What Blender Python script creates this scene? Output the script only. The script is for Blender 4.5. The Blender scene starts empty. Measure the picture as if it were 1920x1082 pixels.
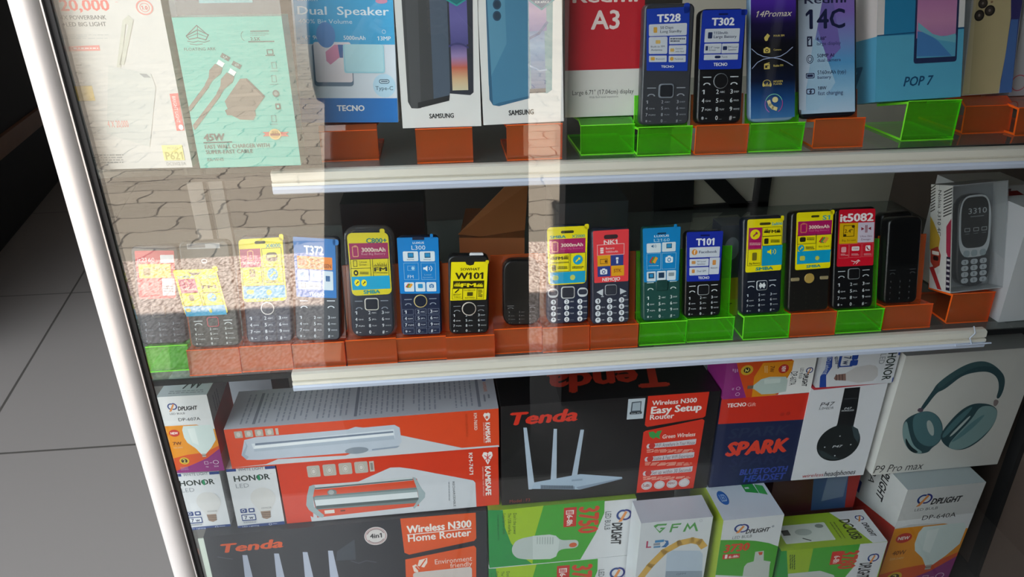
import bpy, bmesh, math, random
import numpy as np
from mathutils import Matrix, Vector

S = bpy.context.scene
COL = S.collection
random.seed(7)
V3 = lambda *a: np.array(a, dtype=float)

# ------------------------------------------------------------------ camera
F_PX, PITCH, YAW, ROLL = 1350.0, 25.29, 5.25, -0.765
CAM = V3(0, -0.69, 1.05)
_p, _y, _r = np.radians([PITCH, YAW, ROLL])
FW = V3(math.sin(_y)*math.cos(_p), math.cos(_y)*math.cos(_p), -math.sin(_p))
_rt = V3(math.cos(_y), -math.sin(_y), 0)
_up = np.cross(_rt, FW)
RT = math.cos(_r)*_rt + math.sin(_r)*_up
UP = -math.sin(_r)*_rt + math.cos(_r)*_up
cd = bpy.data.cameras.new('camera')
cd.sensor_width = 36.0
cd.lens = F_PX/1920*36.0
cd.clip_start = 0.01
cam = bpy.data.objects.new('camera', cd)
COL.objects.link(cam)
cam.matrix_world = Matrix(((RT[0], UP[0], -FW[0], CAM[0]), (RT[1], UP[1], -FW[1], CAM[1]),
                           (RT[2], UP[2], -FW[2], CAM[2]), (0, 0, 0, 1)))
S.camera = cam

# ------------------------------------------------------------------ light, exposure
S.view_settings.view_transform = 'Standard'
S.view_settings.look = 'None'
S.view_settings.gamma = 1.0
S.view_settings.exposure = 0.66
S.view_settings.use_curve_mapping = False
S.cycles.use_denoising = True
S.cycles.transparent_max_bounces = 40
S.cycles.max_bounces = 10
S.cycles.caustics_reflective = False
S.cycles.caustics_refractive = False
W = bpy.data.worlds.new('daylight')
S.world = W
W.use_nodes = True
_bg = W.node_tree.nodes['Background']
_bg.inputs['Color'].default_value = (0.87, 0.93, 1.0, 1)
# the open sky is brightest over the street to the front left
SKY_LO, SKY_HI = 0.04, 3.6
_nt = W.node_tree
_tc = _nt.nodes.new('ShaderNodeTexCoord')
_dt = _nt.nodes.new('ShaderNodeVectorMath'); _dt.operation = 'DOT_PRODUCT'
_dt.inputs[1].default_value = (-0.70, -0.50, 0.51)
_nt.links.new(_tc.outputs['Generated'], _dt.inputs[0])
_mr = _nt.nodes.new('ShaderNodeMapRange'); _mr.interpolation_type = 'SMOOTHSTEP'
_mr.inputs['From Min'].default_value = 0.3; _mr.inputs['From Max'].default_value = 1.0
_mr.inputs['To Min'].default_value = SKY_LO; _mr.inputs['To Max'].default_value = SKY_HI
_nt.links.new(_dt.outputs['Value'], _mr.inputs['Value'])
_nt.links.new(_mr.outputs['Result'], _bg.inputs['Strength'])
SUN_EL, SUN_AZ = 62.0, 8.0
sd = bpy.data.lights.new('sun', 'SUN')
sd.energy = 20.0
sd.angle = 0.0093
sd.color = (1.0, 0.93, 0.84)
sun = bpy.data.objects.new('sun', sd)
COL.objects.link(sun)
_e, _a = math.radians(SUN_EL), math.radians(SUN_AZ)
_d = Vector((math.sin(_a)*math.cos(_e), -math.cos(_a)*math.cos(_e), -math.sin(_e)))   # the way the light travels
sun.rotation_euler = _d.to_track_quat('-Z', 'Y').to_euler()
sun.location = (0, 2, 6)


# ------------------------------------------------------------------ pixel -> point on a real plane
def ray(px, py):
    return RT*((px-960)/F_PX) + UP*((541-py)/F_PX) + FW
def at(px, py, Y):
    d = ray(px, py)
    return CAM + d*((Y-CAM[1])/d[1])
def atz(px, py, Z):
    d = ray(px, py)
    return CAM + d*((Z-CAM[2])/d[2])
def pj(P):
    v = P - CAM
    z = v @ FW
    return V3(960 + F_PX*(v @ RT)/z, 541 - F_PX*(v @ UP)/z)


def rot(lean, yaw, roll):
    l, y, r = np.radians([lean, yaw, roll])
    Rz = np.array([[math.cos(y), -math.sin(y), 0], [math.sin(y), math.cos(y), 0], [0, 0, 1]])
    Rx = np.array([[1, 0, 0], [0, math.cos(l), math.sin(l)], [0, -math.sin(l), math.cos(l)]])
    Ry = np.array([[math.cos(r), 0, math.sin(r)], [0, 1, 0], [-math.sin(r), 0, math.cos(r)]])
    return Rz @ Rx @ Ry

def fit(Q, z=None, Y=None, lean=0., yaw=0., roll=0., sl=4., sy=2., sr=1.5):
    """pose and size of an upright rectangle seen at the four corners Q (TL, TR, BR, BL)"""
    Q = [V3(*q) for q in Q]
    mb_ = (Q[2]+Q[3])/2
    b0 = atz(*mb_, z) if z is not None else at(*mb_, Y)
    yy = b0[1]
    w0 = abs(at(*Q[2], yy)[0]-at(*Q[3], yy)[0])
    h0 = abs(at(*((Q[0]+Q[1])/2), yy)[2]-b0[2])
    p = np.array([lean, yaw, roll, w0*100, h0*100, b0[0]*100, (b0[1] if z is not None else b0[2])*100])
    ref = p.copy()
    def pose(p):
        R = rot(p[0], p[1], p[2])
        B = V3(p[5]/100, p[6]/100, z) if z is not None else V3(p[5]/100, Y, p[6]/100)
        return R, B, p[3]/100, p[4]/100
    def res(p):
        R, B, w, h = pose(p)
        ex, ez = R[:, 0], R[:, 2]
        o = []
        for q, c in zip(Q, (B-ex*w/2+ez*h, B+ex*w/2+ez*h, B+ex*w/2, B-ex*w/2)):
            o += list((pj(c)-q)/2.0)
        o += [(p[0]-ref[0])/sl, (p[1]-ref[1])/sy, (p[2]-ref[2])/sr]
        return np.array(o)
    for _ in range(25):
        r0 = res(p)
        J = np.zeros((len(r0), 7))
        for k in range(7):
            q = p.copy(); q[k] += 1e-3
            J[:, k] = (res(q)-r0)/1e-3
        p = p - 0.8*np.linalg.lstsq(J, r0, rcond=None)[0]
    return pose(p)


# ------------------------------------------------------------------ colours and materials
def lin(h):
    h = h.lstrip('#')
    o = []
    for i in (0, 2, 4):
        v = int(h[i:i+2], 16)/255
        o.append(v/12.92 if v <= 0.04045 else ((v+0.055)/1.055)**2.4)
    return (*o, 1.0)

MATS = {}
def mat(name, colour=None, rough=0.5, metal=0.0, spec=0.5, coat=0.0, noise=0.0, scale=40.0, attr=False):
    if name in MATS:
        return MATS[name]
    m = bpy.data.materials.new(name)
    m.use_nodes = True
    nt = m.node_tree
    b = nt.nodes['Principled BSDF']
    b.inputs['Roughness'].default_value = rough
    b.inputs['Metallic'].default_value = metal
    b.inputs['Specular IOR Level'].default_value = spec
    b.inputs['Coat Weight'].default_value = coat
    b.inputs['Coat Roughness'].default_value = 0.08
    src = None
    if attr:
        a = nt.nodes.new('ShaderNodeAttribute')
        a.attribute_name = 'Col'
        src = a.outputs['Color']
    else:
        b.inputs['Base Color'].default_value = lin(colour)
    if noise:
        tc = nt.nodes.new('ShaderNodeTexCoord')
        n = nt.nodes.new('ShaderNodeTexNoise')
        n.inputs['Scale'].default_value = scale
        n.inputs['Detail'].default_value = 5
        nt.links.new(tc.outputs['Object'], n.inputs['Vector'])
        mx = nt.nodes.new('ShaderNodeMix')
        mx.data_type = 'RGBA'
        mx.blend_type = 'MULTIPLY'
        mx.inputs['Factor'].default_value = noise
        if src:
            nt.links.new(src, mx.inputs['A'])
        else:
            mx.inputs['A'].default_value = lin(colour)
        nt.links.new(n.outputs['Fac'], mx.inputs['B'])
        src = mx.outputs['Result']
    if src:
        nt.links.new(src, b.inputs['Base Color'])
    MATS[name] = m
    return m

CARD = mat('printed_card', rough=0.42, attr=True, noise=0.10, scale=60, coat=0.12)
PLAST = mat('printed_plastic', rough=0.30, attr=True, noise=0.06, scale=90)

def fresnel_glass(name, tint, f0, rough=0.0, body=None, bodyfac=0.0):
    """clear sheet: light passes straight through, tinted, and the surface mirrors by angle (Schlick)"""
    m = bpy.data.materials.new(name)
    m.use_nodes = True
    nt = m.node_tree
    for n in list(nt.nodes):
        nt.nodes.remove(n)
    out = nt.nodes.new('ShaderNodeOutputMaterial')
    tr = nt.nodes.new('ShaderNodeBsdfTransparent')
    tr.inputs['Color'].default_value = tint
    gl = nt.nodes.new('ShaderNodeBsdfGlossy')
    gl.inputs['Roughness'].default_value = rough
    gl.inputs['Color'].default_value = (1, 1, 1, 1)
    lw = nt.nodes.new('ShaderNodeLayerWeight')
    lw.inputs['Blend'].default_value = 0.5
    pw = nt.nodes.new('ShaderNodeMath'); pw.operation = 'POWER'; pw.inputs[1].default_value = 5
    ma = nt.nodes.new('ShaderNodeMath'); ma.operation = 'MULTIPLY_ADD'
    ma.inputs[1].default_value = 1-f0; ma.inputs[2].default_value = f0
    nt.links.new(lw.outputs['Facing'], pw.inputs[0])
    nt.links.new(pw.outputs[0], ma.inputs[0])
    mix = nt.nodes.new('ShaderNodeMixShader')
    nt.links.new(ma.outputs[0], mix.inputs['Fac'])
    base = tr.outputs[0]
    if body:
        df = nt.nodes.new('ShaderNodeBsdfDiffuse'); df.inputs['Color'].default_value = body
        tl = nt.nodes.new('ShaderNodeBsdfTranslucent'); tl.inputs['Color'].default_value = body
        ad = nt.nodes.new('ShaderNodeMixShader'); ad.inputs['Fac'].default_value = 0.5
        nt.links.new(df.outputs[0], ad.inputs[1]); nt.links.new(tl.outputs[0], ad.inputs[2])
        m2 = nt.nodes.new('ShaderNodeMixShader'); m2.inputs['Fac'].default_value = bodyfac
        nt.links.new(tr.outputs[0], m2.inputs[1]); nt.links.new(ad.outputs[0], m2.inputs[2])
        base = m2.outputs[0]
    nt.links.new(base, mix.inputs[1])
    nt.links.new(gl.outputs[0], mix.inputs[2])
    nt.links.new(mix.outputs[0], out.inputs['Surface'])
    MATS[name] = m
    return m

GLASS = fresnel_glass('window_glass', (0.97, 0.985, 0.975, 1), 0.064)
SHELFGLASS = fresnel_glass('shelf_glass', (0.80, 0.86, 0.84, 1), 0.05, body=(0.42, 0.44, 0.43, 1), bodyfac=0.26)
FILM = fresnel_glass('clear_film', (0.96, 0.96, 0.96, 1), 0.05, rough=0.06, body=(0.7, 0.7, 0.7, 1), bodyfac=0.06)
ACR = {'orange': (fresnel_glass('orange_acrylic', (1.0, 0.56, 0.34, 1), 0.05, 0.02, (1.0, 0.30, 0.10, 1), 0.36),
                  mat('orange_acrylic_edge', '#ff6a20', 0.25)),
       'green': (fresnel_glass('green_acrylic', (0.52, 1.0, 0.25, 1), 0.05, 0.02, (0.22, 0.9, 0.04, 1), 0.34),
                 mat('green_acrylic_edge', '#8dff3a', 0.25))}


# ------------------------------------------------------------------ text outlines (cached)
TXT = {}
def text_mesh(s, bold=0.0, shear=0.0):
    k = (s, bold, shear)
    if k not in TXT:
        c = bpy.data.curves.new('t', 'FONT')
        c.body = s
        c.resolution_u = 2
        c.shear = shear
        o = bpy.data.objects.new('t', c)
        m = o.to_mesh()
        vs = np.array([v.co[:2] for v in m.vertices]) if len(m.vertices) else np.zeros((0, 2))
        fs = [tuple(p.vertices) for p in m.polygons]
        o.to_mesh_clear()
        for i, ch in enumerate(s):          # this typeface draws 1 as a bare stroke: add the flag that the packs' lettering has
            if ch == '1':
                c.body = s[:i+1]
                m2 = o.to_mesh()
                x1 = max(v.co.x for v in m2.vertices if v.co.y > 0.3 or True)
                o.to_mesh_clear()
                b0 = len(vs); sh = shear*0.6
                x0 = x1-0.10-sh
                vs = np.vstack([vs, [(x0+sh, 0.69), (x0-0.15+sh*0.8, 0.55), (x0-0.15+sh*0.75, 0.46), (x0+sh*0.9, 0.57)]])
                fs.append((b0, b0+1, b0+2, b0+3))
        if bold >= 0.015 and len(vs):
            b = bold*0.8
            offs = [(b, 0), (-b, 0)] + ([(0, b*0.7), (0, -b*0.7)] if bold >= 0.03 else [])
            n0 = len(vs)
            v0, f0 = vs, list(fs)
            vs = np.vstack([v0+np.array(d) for d in offs])
            fs = [tuple(j+n0*q for j in f) for q in range(len(offs)) for f in f0]
        bpy.data.objects.remove(o)
        bpy.data.curves.remove(c)
        TXT[k] = (vs, fs)
    return TXT[k]


# ------------------------------------------------------------------ mesh builder with a colour per corner
class MB:
    def __init__(s):
        s.v, s.f, s.c, s.m, s.sm = [], [], [], [], []
    def add(s, pts, faces, col, m=0, smooth=False):
        b = len(s.v)
        s.v += [tuple(p) for p in pts]
        for f in faces:
            s.f.append(tuple(b+i for i in f))
            s.c.append(col)
            s.m.append(m); s.sm.append(smooth)
    def poly(s, pts, col, m=0):
        s.add(pts, [tuple(range(len(pts)))], col, m)
    def box(s, a, b, col='#ffffff', m=0, faces=None):
        x0, y0, z0 = a; x1, y1, z1 = b
        P = [(x0, y0, z0), (x1, y0, z0), (x1, y1, z0), (x0, y1, z0), (x0, y0, z1), (x1, y0, z1), (x1, y1, z1), (x0, y1, z1)]
        FS = {'front': (0, 1, 5, 4), 'right': (1, 2, 6, 5), 'back': (2, 3, 7, 6), 'left': (3, 0, 4, 7), 'bottom': (3, 2, 1, 0), 'top': (4, 5, 6, 7)}
        for k, f in FS.items():
            cc = col.get(k, col.get('all', '#ffffff')) if isinstance(col, dict) else col
            s.add([P[i] for i in f], [(0, 1, 2, 3)], cc, m)
    def tube(s, pts, r, col='#ffffff', m=0, n=10, cap=True):
        pts = [V3(*p) for p in pts]
        rs = r if isinstance(r, (list, tuple)) else [r]*len(pts)
        ring = []
        for i, p in enumerate(pts):
            d = pts[min(i+1, len(pts)-1)]-pts[max(i-1, 0)]
            d /= np.linalg.norm(d)+1e-12
            a = np.cross(d, V3(0.31, 0.12, 0.94)); a /= np.linalg.norm(a)
            b = np.cross(d, a)
            ring += [p + rs[i]*(math.cos(t)*a+math.sin(t)*b) for t in np.linspace(0, 2*math.pi, n, endpoint=False)]
        fs = []
        for i in range(len(pts)-1):
            for k in range(n):
                fs.append((i*n+k, i*n+(k+1) % n, (i+1)*n+(k+1) % n, (i+1)*n+k))
        s.add(ring, fs, col, m, True)
        if cap:
            s.poly(ring[:n][::-1], col, m); s.poly(ring[-n:], col, m)
    def build(s, name, mats, parent=None, matrix=None):
        me = bpy.data.meshes.new(name)
        me.from_pydata(s.v, [], s.f)
        ca = me.color_attributes.new('Col', 'FLOAT_COLOR', 'CORNER')
        buf = []
        for f, c in zip(s.f, s.c):
            if isinstance(c, (list, tuple)) and isinstance(c[0], str):
                for x in c: buf += lin(x)
            else:
                buf += list(lin(c))*len(f)
        ca.data.foreach_set('color', buf)
        me.polygons.foreach_set('material_index', s.m)
        me.polygons.foreach_set('use_smooth', s.sm)
        for m in (mats if isinstance(mats, (list, tuple)) else [mats]):
            me.materials.append(m)
        me.update()
        o = bpy.data.objects.new(name, me)
        COL.objects.link(o)
        if parent: o.parent = parent
        if matrix is not None: o.matrix_world = matrix
        return o

def tag(o, label, cat, group=None):
    o['label'] = label; o['category'] = cat
    if group: o['group'] = group
    return o
def empty(name, M):
    o = bpy.data.objects.new(name, None)
    o.empty_display_size = 0.02
    COL.objects.link(o)
    o.matrix_world = M
    return o
def mw(R, B):
    return Matrix([[*R[0], B[0]], [*R[1], B[1]], [*R[2], B[2]], [0, 0, 0, 1]])
def structure(o):
    o['kind'] = 'structure'
    return o


# ------------------------------------------------------------------ a printed face: shapes and lettering laid on a flat panel
class Face:
    """corners TL, TR, BR, BL in the thing's own space; coordinates are fractions of the panel, or crop pixels of its corners Q"""
    def __init__(s, mb, C, Q=None, lift=0.00005, m=0):
        s.mb, s.C, s.m = mb, [V3(*c) for c in C], m
        n = np.cross(s.C[1]-s.C[0], s.C[3]-s.C[0])
        s.n = -n/np.linalg.norm(n)
        s.n = np.cross(s.C[3]-s.C[0], s.C[1]-s.C[0]); s.n /= np.linalg.norm(s.n)
        s.k, s.lift = 1, lift
        s.crop_ = None
        if Q is not None: s.setq(Q)
    def setq(s, Q):
        s.Qp = Q
        A, b = [], []
        for (x, y), (u, v) in zip(Q, ((0, 0), (1, 0), (1, 1), (0, 1))):
            A.append([x, y, 1, 0, 0, 0, -u*x, -u*y]); b.append(u)
            A.append([0, 0, 0, x, y, 1, -v*x, -v*y]); b.append(v)
        s.H = np.append(np.linalg.solve(np.array(A, float), np.array(b, float)), 1).reshape(3, 3)
    def crop(s, ox, oy, k):
        s.crop_ = (ox, oy, k)
        return s
    def uv(s, a, b):
        if s.crop_ is None: return a, b
        q = s.H @ V3(s.crop_[0]+a/s.crop_[2], s.crop_[1]+b/s.crop_[2], 1)
        return q[0]/q[2], q[1]/q[2]
    clamp = False
    def P(s, u, v, k=0):
        if s.clamp: u, v = min(1.0, max(0.0, u)), min(1.0, max(0.0, v))
        T, R_, B, L = s.C
        return (1-v)*((1-u)*T+u*R_) + v*((1-u)*L+u*B) + s.n*s.lift*k
    def _put(s, uvs, col):
        s.mb.poly([s.P(u, v, s.k) for u, v in uvs][::-1], col if isinstance(col, str) else list(col)[::-1], s.m)
        s.k += 0.25
    def poly(s, pts, col):
        s._put([s.uv(*p) for p in pts], col); return s
    def spoly(s, pts, col):
        """filled outline with rounded corners (corner cutting)"""
        for _ in range(3):
            q = []
            for i, a in enumerate(pts):
                b = pts[(i+1) % len(pts)]
                q += [(a[0]*.75+b[0]*.25, a[1]*.75+b[1]*.25), (a[0]*.25+b[0]*.75, a[1]*.25+b[1]*.75)]
            pts = q
        return s.poly(pts, col)
    def box2(s, a0, b0, a1, b1):
        (u0, v0), (u1, v1) = s.uv(a0, b0), s.uv(a1, b1)
        return u0, v0, u1, v1
    def aspect(s):
        return np.linalg.norm(s.C[1]-s.C[0])/np.linalg.norm(s.C[3]-s.C[0])
    def rect(s, a0, b0, a1, b1, col, r=0.0):
        u0, v0, u1, v1 = s.box2(a0, b0, a1, b1)
        if r:
            k = s.aspect()
            rv = r*min(abs(v1-v0), abs(u1-u0)*k); ru = rv/k
            pts = []
            for cx, cy, t0 in ((u1-ru, v0+rv, -90), (u1-ru, v1-rv, 0), (u0+ru, v1-rv, 90), (u0+ru, v0+rv, 180)):
                for t in (0, 30, 60, 90):
                    t = math.radians(t+t0)
                    pts.append((cx+ru*math.cos(t), cy+rv*math.sin(t)))
        else:
            pts = [(u0, v0), (u1, v0), (u1, v1), (u0, v1)]
        s._put(pts, col); return s
    def grad(s, a0, b0, a1, b1, cols, vertical=True):
        u0, v0, u1, v1 = s.box2(a0, b0, a1, b1)
        n = len(cols)-1
        for i in range(n):
            t0, t1 = i/n, (i+1)/n
            if vertical:
                p = [(u0, v0+(v1-v0)*t0), (u1, v0+(v1-v0)*t0), (u1, v0+(v1-v0)*t1), (u0, v0+(v1-v0)*t1)]
                c = [cols[i], cols[i], cols[i+1], cols[i+1]]
            else:
                p = [(u0+(u1-u0)*t0, v0), (u0+(u1-u0)*t1, v0), (u0+(u1-u0)*t1, v1), (u0+(u1-u0)*t0, v1)]
                c = [cols[i], cols[i+1], cols[i+1], cols[i]]
            s._put(p, c)
            s.k -= 0.25
        s.k += 0.25
        return s
    def ell(s, a0, b0, a1, b1, col, n=28):
        u0, v0, u1, v1 = s.box2(a0, b0, a1, b1)
        s._put([((u0+u1)/2+(u1-u0)/2*math.cos(t), (v0+v1)/2+(v1-v0)/2*math.sin(t)) for t in np.linspace(0, 2*math.pi, n, endpoint=False)], col)
        return s
    def ring(s, a0, b0, a1, b1, w, col, t0=0, t1=360, n=32):
        u0, v0, u1, v1 = s.box2(a0, b0, a1, b1)
        cx, cy, ru, rv = (u0+u1)/2, (v0+v1)/2, (u1-u0)/2, (v1-v0)/2
        ts = np.radians(np.linspace(t0, t1, n))
        for i in range(n-1):
            q = []
            for t, k in ((ts[i], 1), (ts[i+1], 1), (ts[i+1], 1-w), (ts[i], 1-w)):
                q.append((cx+ru*k*math.cos(t), cy+rv*k*math.sin(t)))
            s._put(q, col); s.k -= 0.25
        s.k += 0.25
        return s
    def frame(s, a0, b0, a1, b1, w, col):
        """outlined box; w is a fraction of the panel height"""
        u0, v0, u1, v1 = s.box2(a0, b0, a1, b1)
        k = s.aspect(); wu, wv = w/k, w
        cr, s.crop_ = s.crop_, None
        for r in ((u0, v0, u1, v0+wv), (u0, v1-wv, u1, v1), (u0, v0, u0+wu, v1), (u1-wu, v0, u1, v1)):
            s.rect(*r, col); s.k -= 0.25
        s.k += 0.25
        s.crop_ = cr
        return s
    def line(s, pts, w, col):
        """stroke through points; w is a fraction of the panel height"""
        k = s.aspect()
        q = [V3(u*k, v) for u, v in (s.uv(*p) for p in pts)]
        for a, b in zip(q[:-1], q[1:]):
            d = b-a; L = np.linalg.norm(d)
            if L < 1e-9: continue
            d = d/L; nn = V3(-d[1], d[0])*w/2; d = d*w*0.3
            s._put([((p)[0]/k, p[1]) for p in (a-d+nn, b+d+nn, b+d-nn, a-d-nn)], col); s.k -= 0.25
        s.k += 0.25
        return s
    def text(s, t, a0, b0, a1, b1, col, bold=0.0, it=0.0, rot=0):
        if s.crop_ is not None:              # lettering rows slant with the face: even the corner points out
            p, q = s.Qp[0], s.Qp[1]
            sl = (q[1]-p[1])/(q[0]-p[0])*(a1-a0)/2
            b0, b1 = b0-sl*0.9, b1+sl*0.9
            if b1-b0 < 3: b0, b1 = (b0+b1)/2-1.5, (b0+b1)/2+1.5
        u0, v0, u1, v1 = s.box2(a0, b0, a1, b1)
        vs, fs = text_mesh(t, bold, it)
        if not len(fs): return s
        x0, x1 = vs[:, 0].min(), vs[:, 0].max()
        H = 0.70
        o = {0: ((u0, v1), (u1, v1), (u0, v0)), 90: ((u0, v0), (u0, v1), (u1, v0)),
             -90: ((u1, v1), (u1, v0), (u0, v1)), 180: ((u1, v0), (u0, v0), (u1, v1))}[rot]
        O, X, Y = [np.array(p) for p in o]
        pts = []
        ns = 1 if bold < 0.015 else (4 if bold >= 0.03 else 2)
        per = len(vs)//ns
        for i, (x, y) in enumerate(vs):
            q = O + (X-O)*((x-x0)/(x1-x0)) + (Y-O)*(y/H)
            pts.append(s.P(q[0], q[1], s.k+0.12*(i//per)))
        T, A, B = s.P(*O), s.P(*X), s.P(*Y)
        flip = np.dot(np.cross(A-T, B-T), s.n) < 0
        s.mb.add(pts, [f[::-1] if flip else f for f in fs], col, s.m)
        s.k += 0.25+0.12*ns
        return s
    def lines(s, a0, b0, a1, b1, n, col, w=0.5, rot=0):
        """small print too fine to read: rows of broken strokes"""
        for i in range(n):
            t0, t1 = i/n, (i+w)/n
            x = 0.0
            while x < 0.97:
                L = random.uniform(0.06, 0.2)
                e = min(x+L, 1.0)
                if rot == 0: s.rect(a0+(a1-a0)*x, b0+(b1-b0)*t0, a0+(a1-a0)*e, b0+(b1-b0)*t1, col)
                else: s.rect(a0+(a1-a0)*t0, b0+(b1-b0)*x, a0+(a1-a0)*t1, b0+(b1-b0)*e, col)
                s.k -= 0.25
                x = e + 0.025
                if random.random() < 0.06 and x > 0.5: break
        s.k += 0.25
        return s
    def sub(s, a0, b0, a1, b1, Q=None, gap=0.0004, mb=None):
        """a panel laid on this one"""
        u0, v0, u1, v1 = s.box2(a0, b0, a1, b1)
        k = gap/s.lift
        return Face(mb or s.mb, [s.P(u0, v0, k), s.P(u1, v0, k), s.P(u1, v1, k), s.P(u0, v1, k)], Q, s.lift, s.m)
    def quad(s, Q, gap=0.0004, mb=None):
        cr, s.crop_ = s.crop_, (0, 0, 1)
        C = [s.P(*s.uv(*q), gap/s.lift) for q in Q]
        s.crop_ = cr
        return Face(mb or s.mb, C, Q, s.lift, s.m)


# ------------------------------------------------------------------ kinds of thing
class Carton:
    """a printed cardboard box: one mesh, front fitted to its four seen corners, real depth behind"""
    def __init__(s, name, label, cat, Q, depth, cols, z=None, Y=None, ext=(0, 0, 0, 0), group=None, mat=None, **kw):
        s.name, s.label, s.cat, s.group = name, label, cat, group
        s.R, s.B, s.w, s.h = fit(Q, z, Y, **kw)
        s.d, s.ext, s.mat = depth, ext, mat or CARD
        if z is not None:                   # set the lowest corner on what carries it
            lo = min((s.R @ V3(x, y, 0))[2] for x in (-s.w/2, s.w/2) for y in (0, depth))
            s.B = s.B - V3(0, 0, lo)
        s.mb = MB()
        w, h = s.w, s.h
        up, dn, lf, rt = ext
        s.mb.box((-w/2-lf, 0, -dn), (w/2+rt, depth, h+up), cols)
        a, b = -w/2-lf, w/2+rt
        t, o = h+up, -dn
        s.C = {'front': [(-w/2, 0, h), (w/2, 0, h), (w/2, 0, 0), (-w/2, 0, 0)],
               'top': [(a, depth, t), (b, depth, t), (b, 0, t), (a, 0, t)],
               'left': [(a, depth, h), (a, 0, h), (a, 0, 0), (a, depth, 0)],
               'right': [(b, 0, h), (b, depth, h), (b, depth, 0), (b, 0, 0)]}
        s.Q = {k: ([V3(*q) for q in Q] if k == 'front' else [pj(s.R @ V3(*c) + s.B) for c in C]) for k, C in s.C.items()}
    def face(s, k='front', crop=None):
        f = Face(s.mb, s.C[k], s.Q[k]); f.clamp = True
        if crop: f.crop(*crop)
        return f
    def build(s, *also):
        o = s.mb.build(s.name, s.mat, matrix=mw(s.R, s.B))
        s.o = tag(o, s.label, s.cat, s.group)
        return s


def rounded(w, h, r, n=5):
    pts = []
    for cx, cz, t0 in ((w/2-r, h-r, 0), (-w/2+r, h-r, 90), (-w/2+r, r, 180), (w/2-r, r, 270)):
        for t in np.linspace(0, 90, n):
            a = math.radians(t0+t)
            pts.append((cx+r*math.cos(a), cz+r*math.sin(a)))
    return pts

def slab(mb, w, h, d, r, bev, col, y0=0.0, z0=0.0, side=None, m=0, x0=0.0):
    """rounded slab with softened front and back rims"""
    rings = []
    for y, ins in ((y0, bev), (y0+bev*0.35, bev*0.3), (y0+bev, 0), (y0+d-bev, 0), (y0+d-bev*0.35, bev*0.3), (y0+d, bev)):
        rings.append([(x+x0, y, z+z0+ins) for x, z in rounded(w-2*ins, h-2*ins, max(r-ins, 0.0005))])
    n = len(rings[0])
    P = [p for rg in rings for p in rg]
    fs = []
    for i in range(5):
        for k in range(n):
            fs.append((i*n+k, i*n+(k+1) % n, (i+1)*n+(k+1) % n, (i+1)*n+k)[::-1])
    mb.add(P, fs, side or col, m, True)
    mb.add(rings[0], [tuple(range(n))[::-1]], col, m)
    mb.add(rings[-1], [tuple(range(n))], col, m)


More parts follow.
